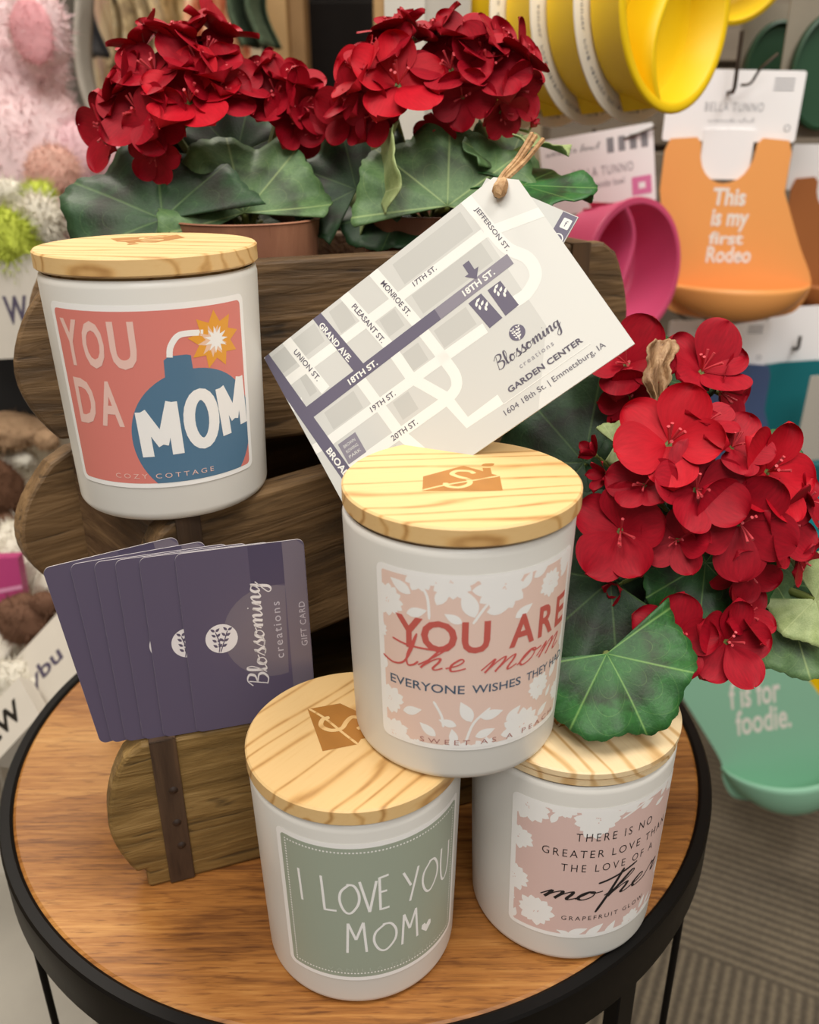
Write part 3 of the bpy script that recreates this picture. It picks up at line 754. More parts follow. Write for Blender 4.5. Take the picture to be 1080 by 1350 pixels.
# ------------------------------------------------------------------ map tag
ta, tbk, tc_ = -.4395, .4907, .7476
tn0 = Vector((sin(ta), -cos(ta), 0)); tx = Vector((cos(ta), sin(ta), 0)); tu = Vector((0, 0, 1))*cos(tbk)-tn0*sin(tbk)
tex = tx*cos(tc_)+tu*sin(tc_); tey = -tx*sin(tc_)+tu*cos(tc_)
TL0 = O+ray(348.1, 471.7)*.38
TM = frameM(TL0, tex, tey)
tgm = [flat(h, .45, n, var=0) for h, n in (('#c9c9c4', 'map_grey'), ('#e6e5df', 'map_road'), ('#625d70', 'map_purple'), ('#bcbcb7', 'map_block'), ('#56515f', 'map_ink'), ('#8d8a92', 'map_light_ink'), ('#d6d6d1', 'map_paper'), ('#85808c', 'map_faded_purple'))]
tg = tag(empty('map_tag', M=TM), 'large pale grey hang tag printed with a street map and GARDEN CENTER', 'tag')
TW, THt = 130.8, 92.5
def bow(x, y):  # the stiff paper bows slightly
    return -.0000
m = MB()
out = [(0, 0), (0, -THt), (TW, -THt), (TW, -8), (123.5, 0)]
m.prism([(p/1000, q/1000) for p, q in out], -.0006, 0, 6)
a = Art(); a.poly(out, 6, .5)
b = Art()
b.poly([(0, 0), (0, -THt), (88, -THt), (108, -66), (108, 0)], 0, 1)
for x0_, y0_, x1_, y1_, c_ in ((3, -12, 28, -2, 3), (36, -14, 44, -2, 3), (52, -14, 60, -2, 0), (70, -14, 105, -3, 3), (10, -29, 14, -19, 3), (40, -29, 47, -20, 0), (53, -29, 61, -20, 3), (70, -30, 105, -20, 3), (12, -48, 28, -39, 3), (38, -48, 47, -39, 0), (54, -48, 62, -39, 3), (70, -48, 86, -39, 3), (24, -63, 28, -54, 0), (40, -63, 48, -54, 3), (56, -63, 62, -54, 0), (20, -88, 32, -70, 3), (40, -88, 60, -70, 0)):
    b.rect(x0_, y0_, x1_, y1_, c_, 1.5)
RWD = 4.6
b.stroke([(-2, -16.5), (108, -17.6)], RWD, 1, 2, caps=False)
b.stroke([(108, -17.6), (116, -20.5), (132, -26)], RWD, 1, 2, smooth=4, caps=False)
b.stroke([(7, -51), (60, -51), (88, -51.5)], RWD, 1, 2, caps=False)
b.stroke([(8, -67), (45, -67), (62, -66.5), (67.5, -62), (67.5, -52), (66, -35)], RWD, 1, 2, smooth=6, caps=False)
b.stroke([(13, 0), (17.5, -31)], RWD, 1, 2, caps=False); b.stroke([(45.5, 0), (51, -33), (52, -50), (60, -66), (62, -80), (78, -80)], RWD, 1, 2, caps=False)
b.stroke([(61.5, 0), (66, -33)], RWD, 1, 2, caps=False); b.stroke([(33, -37), (36, -67), (44, -92)], RWD, 1, 2, caps=False)
b.stroke([(-2, -27), (6, -29)], RWD, 1, 2, caps=False); b.stroke([(0, -50), (6, -51)], RWD, 1, 2, caps=False)
b.stroke([(109.5, 2), (110.5, -10), (112, -28), (116.5, -38), (115.5, -46), (109, -50), (103, -50)], 5, 1, 2, smooth=6, caps=False)
b.poly([(-1, -2), (2.6, 2), (13, -92.5), (7.2, -92.5), (-1, -12)], 2, 3)
b.poly([(28.2, .5), (32.6, .5), (37.8, -32.5), (32.5, -32.5)], 2, 3)
b.poly([(3, -31.8), (111, -31.2), (111, -36.4), (3, -37.8)], 2, 3)
b.poly([(75, -31.4), (111, -31.2), (111, -36.4), (75, -36.8)], 7, 3.2)
b.clip(0, -THt, TW, 0); a.items += b.items
a.poly([(87.7, -38.5), (94, -38.3), (95.8, -52.4), (89.4, -52.8)], 2, 4); a.poly([(96.8, -38.9), (103, -38.9), (103.8, -52.1), (97.2, -52.5)], 2, 4)
for bx in (89.2, 98.2):
    for px, py, an in ((1.0, -2.6, 60), (2.4, -1.6, 20), (1.4, -4.6, 70), (3.2, -3.7, 40), (3.2, -6.5, 80), (4.4, -5.3, 50)): a.leaf(bx+px, -38.3+py, 2.3, 1.1, an, 1, 4.5)
a.poly([(94.1, -23.2), (97.1, -23.2), (97.1, -28), (99, -28), (95.7, -32), (92.3, -28), (94.1, -28)], 2, 5)
a.rtext('JEFFERSON ST.', 109.6, -6.3, -87, 24, 2.5, 4, 5, bold=.01)
a.rtext('17TH ST.', 73, -17.7, 0, 11.5, 2.4, 4, 5, bold=.01)
a.rtext('MONROE ST.', 61.4, -6.7, -82.5, 20, 2.4, 4, 5, bold=.01)
a.rtext('PLEASANT ST.', 45.6, -7, -82, 22.5, 2.4, 4, 5, bold=.01)
a.rtext('GRAND AVE.', 28.8, -4.3, -81.5, 23, 2.7, 1, 5, bold=.03)
a.rtext('UNION ST.', 13, -7, -80.5, 18.5, 2.4, 4, 5, bold=.01)
a.rtext('18TH ST.', 28, -36.2, 0, 15, 2.9, 1, 5, bold=.03); a.rtext('18TH ST.', 88, -35.2, 0, 15, 2.9, 1, 5, bold=.03)
a.rtext('19TH ST.', 30.4, -52.2, 0, 12.5, 2.5, 4, 5, bold=.01); a.rtext('20TH ST.', 32, -68.2, 0, 12.8, 2.5, 4, 5, bold=.01)
a.rtext('BROADWAY', 4.3, -54, -83, 27, 2.9, 1, 5, bold=.03)
a.rect(10.5, -65, 19.8, -54.8, 7, 4)
for i, wd in enumerate(('BROWN', 'ROWING', 'PARK')): a.rtext(wd, 12.2, -58-2.6*i, 0, 6, 1.4, 6, 5)
blossom(a, 97.4, -61.2, 3.3, 2, 1, 5)
a.script('Blossoming', 83.5, -69.8, 1, 29.5, .55, 4, 5, slant=.15, brush=.55, xh=2.6)
a.rtext('creations', 91, -74.4, 0, 15.5, 1.9, 5, 5, spacing=1.3)
a.rtext('GARDEN CENTER', 82.3, -80.2, 0, 33.8, 2.5, 4, 5, bold=.03, spacing=1.05)
a.rect(78, -82.6, 118, -82.25, 1, 5)
a.rtext('1604 18th St. | Emmetsburg, IA', 76.4, -87.6, 0, 45.5, 3.0, 4, 5, spacing=1.02)
a.to(m, lambda x, y, h: Vector((x/1000, y/1000, h)), lay=2.5e-5)
m.build('card', tgm, tg, smooth=False)
m = MB(); m.lathe([(.0010, .0001), (.0014, .0003), (.0019, .0002), (.0020, 0)], 20, 0, Matrix.Translation((.1213, -.0072, .0002)))
m.build('hole', M['nail'], tg)
# raffia tie through the hole up to the plant
m = MB()
Pt = [TM @ Vector((.1213, -.0072, .0006))]
top = W(713, 180, .392)
for k, (dx, dy) in enumerate(((0, 0), (6, 3), (-3, -2))):
    mid1 = W(662+dx*.4, 236+dy, .347); mid2 = W(684+dx, 212+dy, .362); end = W(706+dx*1.6, 180+dy*1.5, .385)
    P = spline([Pt[0], mid1, mid2, end], 6)
    m.tube(P, [.0007+.0011*sin(pi*min(1, i/6)) if i < 6 else .0012 for i in range(len(P))], 6)
P = spline([Pt[0]+Vector((0, -.0004, 0)), W(659, 250, .3425), W(665, 236, .346)], 6); m.tube(P, [.0010+.0022*sin(pi*i/(len(P)-1)) for i in range(len(P))], 8)
m.build('raffia_tie', M['raffia'], tg, world=True)
# the second card behind it
Rz = Matrix.Translation((.1213, -.0072, 0)) @ Matrix.Rotation(radians(-63), 4, 'Z') @ Matrix.Translation((-.1213, .0072, 0))
TM2 = TM @ Matrix.Translation((0, 0, -.0035)) @ Rz
t2 = tag(empty('contact_card', M=TM2), 'pale grey card with a purple icon strip, tucked behind the map tag', 'card')
m = MB(); m.box(.1213-.010, .1213+.034, -.0072-.045, .0072-.0095, -.0005, 0, 0)
a = Art(); a.rect(121.3+27.2, -51.8, 155, -2.6, 2, 1)
for q, yy in enumerate((-6.6, -13.2, -20)):
    cxx = 121.3+30.8
    if q == 0:
        a.rrect(cxx-1.9, yy-2.1, cxx+1.9, yy+2.1, .5, 1, 2); a.rtext('f', cxx-.5, yy-1.2, 0, 1.1, 2.4, 2, 3)
    else:
        a.ell(cxx, yy, 2.4, 2.4, 1, 2); a.ell(cxx, yy, 1.9, 1.9, 2, 3); a.ell(cxx, yy, 1.1, 1.1, 1, 4); a.ell(cxx, yy, .6, .6, 2, 5)
a.rtext('com', 121.3+16, -9.5, 90, 4, 1.3, 4, 2)
a.to(m, lambda x, y, h: Vector((x/1000, y/1000, h)), lay=2.5e-5)
m.build('card', tgm, t2, smooth=False)

# ------------------------------------------------------------------ potted geraniums
def leaf(parent, jx, jy, d, Rpx, up, nrm, mat, sin_half=18, cone=.18, ruf=.07, droop=0.0, seed=0, base=None, fold=0.0, asp=1.0, arc=.12):
    rnd = random.Random(seed+int(jx*3+jy))
    J = W(jx, jy, d); R = Rpx*d/FPX
    n = camdir(*nrm); u = CR @ Vector((cos(radians(up)), sin(radians(up)), 0)); u = (u-n*u.dot(n)).normalized()
    x = u.cross(n)
    m = MB(); na, nr = 84, 10; ph = rnd.uniform(0, 6); v = [J]; uv = [(.5, .5)]
    amax = pi-radians(sin_half)
    for k in range(1, nr+1):
        for i in range(na+1):
            a = -amax+2*amax*i/na
            edge = 1+.045*cos(7*a+ph*.3)+.03*abs(sin(17*a+ph))-.02
            rr = R*k/nr*(edge if k > nr-3 else 1+(edge-1)*(k/nr)**2)
            q = k/nr
            px, py = rr*sin(a)*asp, rr*cos(a)
            pz = cone*rr+ruf*R*q*q*sin(5*a+ph)+ruf*.5*R*q**3*sin(11*a+ph*2)-droop*R*q*q+.012*R*abs(sin(3.5*a))*q*(1-q)*4+fold*abs(px)
            v.append(J+x*px+u*py+n*pz); uv.append((.5+.5*px/R, .5+.5*py/R))
    f = [(0, 1+i+1, 1+i) for i in range(na)]
    for k in range(nr-1):
        for i in range(na):
            a0 = 1+k*(na+1)+i; f.append((a0, a0+1, a0+na+2, a0+na+1))
    m.add(v, f, 0, None, uv)
    if base is not None:
        B = Vector(base); mid = (J+B)/2+Vector((0, 0, (J-B).length*arc))-n*R*.15
        m.tube(spline([B, mid, J-n*.0004], 8), [.0016]*16+[.0011], 8, 1)
    return m.build('leaf', [mat, M['stem']], parent, world=True, angle=80, solid=.0007)

def petal_geo(rnd, L, wfac, elev, cup, mb, az, mat=0):
    ph = rnd.uniform(0, 6); tw = rnd.uniform(-.25, .25)
    Rm = Matrix.Rotation(az, 3, 'Z') @ Matrix.Rotation(tw, 3, 'X').to_3x3()
    ce, se = cos(elev), sin(elev); back = rnd.uniform(.15, .6)
    def fn(i, j):
        u = 2*i-1; v = .58*j/.5 if j < .5 else .58+.42*sin(pi/2*(j-.5)/.5)
        pr_ = .12+.88*sin(pi/2*v/.58)**1.15 if v < .58 else sqrt(max(0.0, 1-((v-.58)/.42)**2))
        wv = L*wfac*pr_
        notch = .035*L*math.exp(-(u/.3)**2)*max(0.0, v-.8)*5
        px = u*wv; py = v*L-notch
        pz = cup*L*u*u*v*.6+.035*L*sin(2.6*u+ph)*v*v+.014*L*sin(5*u+2*ph+3*v)*v**3-back*L*.40*v*v
        y2 = .06*L+py*ce-pz*se; z2 = py*se+pz*ce
        return Rm @ Vector((y2, px, z2))
    mb.grid(fn, 10, 14, mat, uv=True)
def floret_mesh(seed, bud=False):
    rnd = random.Random(seed); mb = MB()
    n = 5; el0 = rnd.uniform(.30, .65) if not bud else 1.15
    for k in range(n):
        petal_geo(rnd, 1*rnd.uniform(.88, 1.08)*(.8 if bud else 1), rnd.uniform(.43, .52)*(.6 if bud else 1), el0+rnd.uniform(-.25, .25), rnd.uniform(.05, .3), mb, 2*pi*k/n+rnd.uniform(-.2, .2))
    if not bud:
        for k in range(5):
            a = rnd.uniform(0, 6.28); q = rnd.uniform(.12, .28)
            mb.tube([(0, 0, .02), (cos(a)*q*.5, sin(a)*q*.5, .25), (cos(a)*q, sin(a)*q, .42)], [.018, .02, .032], 6, 1)
    mb.tube([(0, 0, -.4), (0, 0, -.15), (0, 0, -.01)], [.05, .06, .09], 8, 2)
    o = mb.build('floret', [M['petal'], M['stamen'], M['stem']], None, angle=80)
    me = o.data; bpy.data.objects.remove(o); return me
FM = [floret_mesh(s) for s in range(11, 17)]; FB = [floret_mesh(31, True), floret_mesh(32, True)]
FMB = []
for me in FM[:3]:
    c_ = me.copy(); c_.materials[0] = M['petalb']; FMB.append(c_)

def head(parent, cx, cy, Rpx, d, flor, stem_base, seed=0):
    """flor: (px, py, petal length px, kind, optional camera-side normal)"""
    rnd = random.Random(seed)
    HB = W(cx, cy+Rpx*.45, d+.004)
    m = MB(); B = Vector(stem_base)
    m.tube(spline([B, (B+HB)/2+Vector((rnd.uniform(-.006, .006), 0, .004)), HB], 8), .0021, 8, 0)
    pos = []
    for fl in flor:
        px, py, L, kind = fl[:4]
        rx, ry = (px-cx)/Rpx, -(py-cy)/Rpx; q = rx*rx+ry*ry
        nz = sqrt(max(.12, 1-min(q, 1)))
        dd = d-Rpx*d/FPX*nz*.75
        nv = fl[4] if len(fl) > 4 and fl[4] else (rx, ry+.15, nz*.9)
        n = camdir(*nv); P = W(px, py, dd)
        pos.append((P, n, L*dd/FPX, kind))
        m.tube(spline([HB, (HB+P)/2-n*.004, P-n*L*dd/FPX*.3], 5), .0009, 6, 0)
    h = m.build('flower_head', [M['stem']], parent, world=True)
    inv = (parent.matrix_basis).inverted()
    for P, n, L, kind in pos:
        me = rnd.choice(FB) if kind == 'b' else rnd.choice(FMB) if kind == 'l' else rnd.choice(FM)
        o = bpy.data.objects.new('floret', me); col.objects.link(o); o.parent = h
        z = n; x = z.orthogonal().normalized(); y = z.cross(x)
        R_ = Matrix((x, y, z)).transposed().to_4x4() @ Matrix.Rotation(rnd.uniform(0, 6.28), 4, 'Z')
        o.matrix_basis = inv @ Matrix.Translation(P) @ R_ @ Matrix.Diagonal((L, L, L, 1))
    return h

def pot(parent, r, h):
    m = MB(); rb = r*.8
    m.lathe([(0, 0), (rb-.002, 0), (rb, .002), (r*.985, h-.0012), (r, h-.0005), (r-.0006, h), (r-.0024, h), (r-.0034, h-.002), (r-.0035, h-.012), (0, h-.012)], 64)
    m.build('pot', M['terra'], parent, angle=35)
    s_ = MB(); s_.lathe([(r-.0045, h-.0118), (r*.5, h-.0095), (0, h-.009)], 32); s_.build('soil', flat('#2d2418', .95, 'potting_moss', var=.4), parent)
E_ = Vector
def geranium(label, loc, r, h):
    g = tag(empty('potted_geranium', loc), label, 'plant', 'red geraniums in clay pots')
    pot(g, r, h); return g
PB = ZT+.0128
# left plant
lp = S(.093, .1625, PB)
g = geranium('red geranium in a clay pot behind the coral bomb candle, on the topmost wooden mould', lp, .040, .0925)
st = lp+Vector((0, 0, .083))
leaf(g, 322, 281, .452, 112, 103, (.05, .32, .92), M['leafm'], 66, .12, .10, seed=1, base=st, asp=1.0)
leaf(g, 215, 290, .442, 150, 150, (-.1, .35, .9), M['leafd'], 40, .05, .06, .05, seed=2, base=st, asp=.75)
leaf(g, 312, 205, .475, 92, 80, (.1, .3, .9), M['leafd'], 35, .1, .06, seed=3, base=st)
leaf(g, 372, 232, .482, 38, 20, (.5, .2, .8), M['leafm'], 30, .25, .06, seed=4, base=st)
leaf(g, 290, 262, .48, 80, 200, (-.3, .6, .6), M['leafd'], 30, .1, .06, seed=5, base=st)
leaf(g, 345, 292, .49, 60, 10, (.4, .7, .6), M['leafd'], 30, .1, .06, seed=6, base=st)
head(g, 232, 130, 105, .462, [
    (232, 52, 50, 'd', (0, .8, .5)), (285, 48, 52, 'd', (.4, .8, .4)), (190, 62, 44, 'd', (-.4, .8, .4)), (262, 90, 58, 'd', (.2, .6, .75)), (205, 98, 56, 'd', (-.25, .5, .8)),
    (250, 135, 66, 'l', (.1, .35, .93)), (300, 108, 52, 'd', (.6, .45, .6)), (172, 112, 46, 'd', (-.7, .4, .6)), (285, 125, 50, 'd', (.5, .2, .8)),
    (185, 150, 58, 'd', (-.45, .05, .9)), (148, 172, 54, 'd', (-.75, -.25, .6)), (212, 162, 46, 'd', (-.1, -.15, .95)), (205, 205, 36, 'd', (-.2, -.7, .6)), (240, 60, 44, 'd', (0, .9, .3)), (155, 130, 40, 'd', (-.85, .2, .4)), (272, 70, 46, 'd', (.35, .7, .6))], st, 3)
head(g, 368, 128, 52, .468, [(342, 102, 40, 'd', (-.5, .6, .6)), (385, 112, 46, 'd', (.35, .55, .75)), (366, 128, 50, 'd', (-.2, .2, .95)), (398, 140, 46, 'd', (.7, -.1, .6)), (402, 172, 34, 'd', (.6, -.6, .5)), (385, 155, 44, 'd', (.3, -.3, .85))], st, 5)
# centre plant
cp_ = S(.199, .1625, PB)
g = geranium('red geranium in a clay pot behind the map tag, on the topmost wooden mould', cp_, .040, .0925)
st = cp_+Vector((0, 0, .083))
leaf(g, 590, 272, .445, 118, 88, (.02, .28, .95), M['leafm'], 70, .10, .09, seed=11, base=st, asp=1.05)
leaf(g, 500, 258, .455, 92, 88, (-.92, .1, .35), M['leafp'], 55, .1, .06, seed=12, base=st)
leaf(g, 470, 250, .472, 88, 105, (-.25, .2, .9), M['leafd'], 30, .12, .09, seed=13, base=st)
leaf(g, 690, 245, .44, 98, 5, (.1, .75, .62), M['leafb'], 40, .05, .08, seed=14, base=st, asp=.8)
leaf(g, 700, 190, .45, 56, 30, (.25, .85, .45), M['leafp'], 40, .1, .08, seed=15, base=st, asp=.8)
leaf(g, 668, 225, .462, 70, 60, (.5, .4, .7), M['leafm'], 40, .1, .08, seed=16, base=st)
leaf(g, 530, 272, .48, 85, 150, (-.2, .4, .8), M['leafd'], 30, .1, .08, seed=17, base=st)
leaf(g, 590, 262, .48, 100, 60, (.2, .4, .8), M['leafd'], 30, .1, .08, seed=18, base=st)
head(g, 515, 100, 78, .455, [
    (520, 42, 46, 'd', (-.1, .7, .6)), (505, 75, 50, 'd', (-.3, .5, .7)), (548, 50, 40, 'd', (.5, .7, .4)), (470, 130, 44, 'd', (-.75, .1, .6)), (525, 112, 68, 'l', (.12, .25, .95)), (462, 152, 46, 'd', (-.5, -.2, .8)), (478, 100, 50, 'l', (-.7, .35, .6)), (495, 150, 40, 'd', (-.2, -.5, .8))], st, 7)
head(g, 620, 95, 90, .462, [
    (572, 48, 46, 'd', (-.4, .7, .6)), (618, 52, 50, 'd', (.05, .75, .6)), (662, 62, 48, 'd', (.5, .6, .6)), (595, 92, 56, 'd', (-.25, .3, .9)), (642, 95, 58, 'd', (.25, .25, .9)), (686, 80, 46, 'd', (.8, .3, .4)), (676, 118, 44, 'd', (.7, -.3, .6)), (610, 128, 44, 'd', (-.1, -.4, .9)), (660, 148, 38, 'd', (.5, -.7, .5)), (578, 172, 30, 'd', (-.3, -.7, .6)), (635, 70, 44, 'd', (.1, .6, .8)), (700, 168, 20, 'b', (.3, .5, .6))], st, 9)
# right plant on the table
rp = Vector((.118, .428, 0))
g = geranium('red geranium plant on the table at the right, drooping over the dusty pink candle', rp, .040, .09)
st = rp+Vector((0, 0, .085))
D = .372
leaf(g, 770, 610, .405, 118, 130, (-.1, .15, .97), M['leafd'], 30, .08, .07, seed=21, base=st)
leaf(g, 805, 765, .375, 125, 170, (-.2, .1, .95), M['leafd'], 25, .06, .07, seed=22, base=st)
leaf(g, 800, 862, .345, 112, 292, (-.1, .45, .88), M['leafb'], 72, .06, .09, .10, seed=23, base=st, asp=1.0, arc=-.12)
leaf(g, 1040, 800, .385, 92, 225, (.15, .2, .95), M['leafm'], 30, .1, .08, seed=24, base=st)
leaf(g, 1075, 790, .375, 62, 330, (-.35, .2, .9), M['leafp'], 30, .15, .1, seed=25, base=st)
leaf(g, 930, 742, .375, 92, 260, (0, .1, .97), M['leafb'], 25, .1, .08, seed=26, base=st)
leaf(g, 868, 500, .41, 72, 85, (.0, .4, .9), M['leafb'], 40, .1, .08, seed=27, base=st)
leaf(g, 800, 540, .415, 80, 95, (-.4, .2, .9), M['leafd'], 30, .1, .08, seed=28, base=st)
leaf(g, 898, 556, .365, 38, 55, (-.5, .3, .8), M['leafp'], 60, .3, .1, seed=29, base=st)
leaf(g, 1022, 600, .40, 36, 20, (.1, .4, .9), M['leafb'], 40, .1, .1, seed=30, base=st)
leaf(g, 812, 585, .375, 34, 10, (-.1, .5, .8), M['leafp'], 50, .1, .1, seed=31, base=st)
leaf(g, 860, 690, .40, 120, 60, (0, .2, .95), M['leafd'], 20, .05, .08, seed=32, base=st)
leaf(g, 985, 760, .40, 100, 300, (.2, .1, .95), M['leafd'], 20, .05, .08, seed=33, base=st)
leaf(g, 870, 820, .39, 80, 240, (0, .1, .95), M['leafd'], 20, .05, .08, seed=34, base=st)
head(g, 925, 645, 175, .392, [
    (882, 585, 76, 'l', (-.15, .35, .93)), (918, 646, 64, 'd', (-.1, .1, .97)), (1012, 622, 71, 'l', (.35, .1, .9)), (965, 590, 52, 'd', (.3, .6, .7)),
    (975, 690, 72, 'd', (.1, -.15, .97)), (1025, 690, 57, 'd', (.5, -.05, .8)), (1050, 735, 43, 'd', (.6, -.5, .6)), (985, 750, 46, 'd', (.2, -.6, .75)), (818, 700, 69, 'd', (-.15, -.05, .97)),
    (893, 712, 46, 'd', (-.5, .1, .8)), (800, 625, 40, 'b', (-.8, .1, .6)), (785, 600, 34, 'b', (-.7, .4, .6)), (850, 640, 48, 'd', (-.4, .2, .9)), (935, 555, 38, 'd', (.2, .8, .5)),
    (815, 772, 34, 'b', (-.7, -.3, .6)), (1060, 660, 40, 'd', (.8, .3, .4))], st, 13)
head(g, 920, 840, 90, .378, [(888, 842, 60, 'd', (-.1, .2, .95)), (958, 846, 62, 'd', (.2, .1, .95)), (855, 856, 32, 'b', (-.9, .1, .4)), (982, 812, 46, 'd', (.5, .4, .7))], st, 17)
head(g, 870, 480, 80, .41, [(826, 480, 62, 'd', (-.3, .2, .93)), (812, 552, 28, 'b', (-.2, .2, .9)), (925, 490, 66, 'd', (.15, .55, .8)), (950, 518, 52, 'd', (.6, -.3, .7)), (832, 525, 48, 'd', (-.1, -.5, .85))], st, 19)
# papery dried bract among the flowers
m = MB()
spn = [W(878, 448, .378), W(868, 480, .374), W(866, 510, .374), W(872, 545, .378), W(880, 575, .384)]
sp = spline(spn, 6); wd_ = [.0052+.0014*sin(i*.8)-.0028*max(0, i-12)/12 for i in range(len(sp))]
ex = camdir(1, 0, 0); ez = camdir(0, 0, 1)
def dr(i, j):
    k = j*(len(sp)-1); a = int(min(k, len(sp)-2)); p = sp[a].lerp(sp[a+1], k-a); u = 2*i-1
    return p+ex*u*wd_[min(len(sp)-1, int(k))]*(1+.2*sin(9*j))+ez*(.0016*sin(5*u+7*j)+.0012*sin(11*u-9*j))
m.grid(dr, 14, 30); m.build('dried_bract', M['dried'], g, world=True, angle=80, solid=.0006)

# ------------------------------------------------------------------ display of silicone ware at the right
SIL = {k: flat(h, .48, 'silicone_'+k, var=.0) for k, h in (('yellow', '#f3ca00'), ('pink', '#e0527f'), ('orange', '#f6a95e'), ('rust', '#b06a35'), ('green', '#96cbae'), ('blue', '#46587f'), ('teal', '#0d7078'), ('aqua', '#1a9098'), ('forest', '#22472e'))}
CARDW = flat('#fbf9fa', .55, 'white_card', var=0); INKG = flat('#8d8d92', .6, 'grey_print', var=0); WIRE = flat('#4a3f36', .35, 'wire_metal', metal=.7)
PINKP = flat('#e27fb0', .6, 'pink_print', var=0); WPR = flat('#f6efe6', .5, 'white_lettering', var=0); CARDG = flat('#b9b4aa', .5, 'grey_card', var=0)
t = NT('slat_wall'); v = t.coords('Object'); sx = t.n('ShaderNodeSeparateXYZ'); t.t.links.new(v, sx.inputs[0])
nz = t.noise(t.coords('Object', (6, 6, 40)), 1, 4); t.col(t.ramp(nz, [(.3, rgb('#6d6255')), (.7, rgb('#877b6b'))])); t.rough(.7); SLAT = t.m
YW = 1.32
pw = tag(empty('display_wall', (0.62, YW, FZ)), 'taupe slatted display wall behind the bibs and bowls at the right', 'display wall')
m = MB(); m.box(-.42, 1.1, .02, .08, 0, 1.9); m.build('back_panel', SLAT, pw, smooth=False)
for k in range(17): MB().box(-.42, 1.1, 0, .02, .09+.105*k, .09+.105*k+.097).build('slat', SLAT, pw, smooth=False, bevel=.003)

def hook(p, n, L, label, tip=.018, arm=None):
    """wire hook: from the wall along n to p, tip turned up"""
    p = Vector(p); n = Vector(n).normalized()
    o = tag(empty('display_hook', p-n*L), label, 'hook', 'wire display hooks')
    m = MB(); m.tube([p-n*L, p-n*.004, p+Vector((0, 0, .004)), p+Vector((0, 0, tip))], .0022, 8); m.build('rod', WIRE, o, world=True)
    if arm is not None:
        m = MB(); m.tube(spline([p+Vector((.006, 0, .006)), p+Vector((.016, 0, .008)), p+Vector(arm)*.6, p+Vector(arm)], 5), .0014, 8); m.build('tag_arm', WIRE, o, world=True)
    return o

def card_part(parent, c, ex, ez, w_, h_, draw=None, mats=None, r=2, name='hang_card'):
    """printed card, centre c, width along ex, height along ez (metres), print coordinates mm"""
    ex = Vector(ex).normalized(); ez = Vector(ez).normalized(); nrm = ex.cross(ez)
    a = Art(); a.rrect(-w_*500, -h_*500, w_*500, h_*500, r, 0, 0); ol = a.items[0][0]
    if draw: draw(a)
    m = MB(); Mx = frameM(c, ex, ez)
    m.prism([(p[0]/1000, p[1]/1000) for p in ol], -.0012, 0, 0, Mx)
    a.to(m, lambda x, y, h: Mx @ Vector((x/1000, y/1000, h+.00005)), lay=1e-4)
    return m.build(name, mats or [CARDW, INKG, PINKP, WPR], parent, world=True, smooth=False)

def rot2(v, a): return Vector(v)
def divided_bowl(label, c, n, D, h, colr, disc=True, roll=0.0, group=None, cardfn=None):
    n = Vector(n).normalized(); up = Vector((0, 0, 1)); x = up.cross(n).normalized(); y = n.cross(x)
    Mx = Matrix(((x.x, y.x, n.x, c[0]), (x.y, y.y, n.y, c[1]), (x.z, y.z, n.z, c[2]), (0, 0, 0, 1))) @ Matrix.Rotation(roll, 4, 'Z')
    # origin at the centre of the rim; the bowl runs back along -z
    o = tag(empty('divided_bowl', M=Mx), label, 'bowl', group)
    R = D/2; wth = R*.075; rb = R*.86
    m = MB()
    pr = [(0, -h), (rb*.9, -h), (rb, -h*.93), (R*.97, -h*.12), (R, -h*.05), (R*.995, -.0006), (R*.975, 0), (R-wth*1.2, 0), (R-wth*1.5, -h*.05), (rb-wth*.6, -h*.78), (rb-wth*1.8, -h*.87), (0, -h*.88)]
    m.lathe(pr, 72); m.build('bowl', colr, o, angle=50)
    m = MB(); P = []
    for i in range(25):
        tt = i/24; yy = (R-wth)*(1-2*tt); xx = R*.20*sin(2*pi*tt*.95+.2)-R*.18; P.append(Vector((xx, yy, 0)))
    L_ = []
    for i, p in enumerate(P):
        d = (P[min(i+1, 24)]-P[max(i-1, 0)]).normalized(); q = Vector((-d.y, d.x, 0)); L_.append((p, q))
    prof = [(-.9, -h*.87), (-.62, -h*.3), (-.55, -.0015), (-.3, -.0002), (.3, -.0002), (.55, -.0015), (.62, -h*.3), (.9, -h*.87)]
    vv = []; ff = []; npf = len(prof)
    for p, q in L_:
        for a_, z_ in prof: vv.append(p+q*(a_*wth)+Vector((0, 0, z_)))
    for i in range(24):
        for k in range(npf-1): ff.append((i*npf+k, (i+1)*npf+k, (i+1)*npf+k+1, i*npf+k+1))
    m.add(vv, ff); m.build('divider', colr, o, angle=60)
    if disc:
        m = MB(); m.lathe([(0, -h-.0014), (R*1.06, -h-.0014), (R*1.06, -h-.0003), (0, -h-.0003)], 72, 0)
        a = Art()
        txt = 'wonder bowl divided suction bowl stays put food stays warm '*2
        for i, ch in enumerate(txt):
            if ch == ' ': continue
            an = 2*pi*i/len(txt); rr = R*970; gx, gy = rr*cos(an), rr*sin(an)
            a.rtext(ch, gx, gy, math.degrees(an)+90, R*36, R*44, 1, 2)
        a.to(m, lambda x_, y_, hh: Vector((x_/1000, y_/1000, -h-.0003+hh)), lay=1e-4)
        m.build('paper_disc', [flat('#f4eee2', .6, 'cream_paper', var=0), INKG], o, angle=30)
    if cardfn: cardfn(o)
    return o

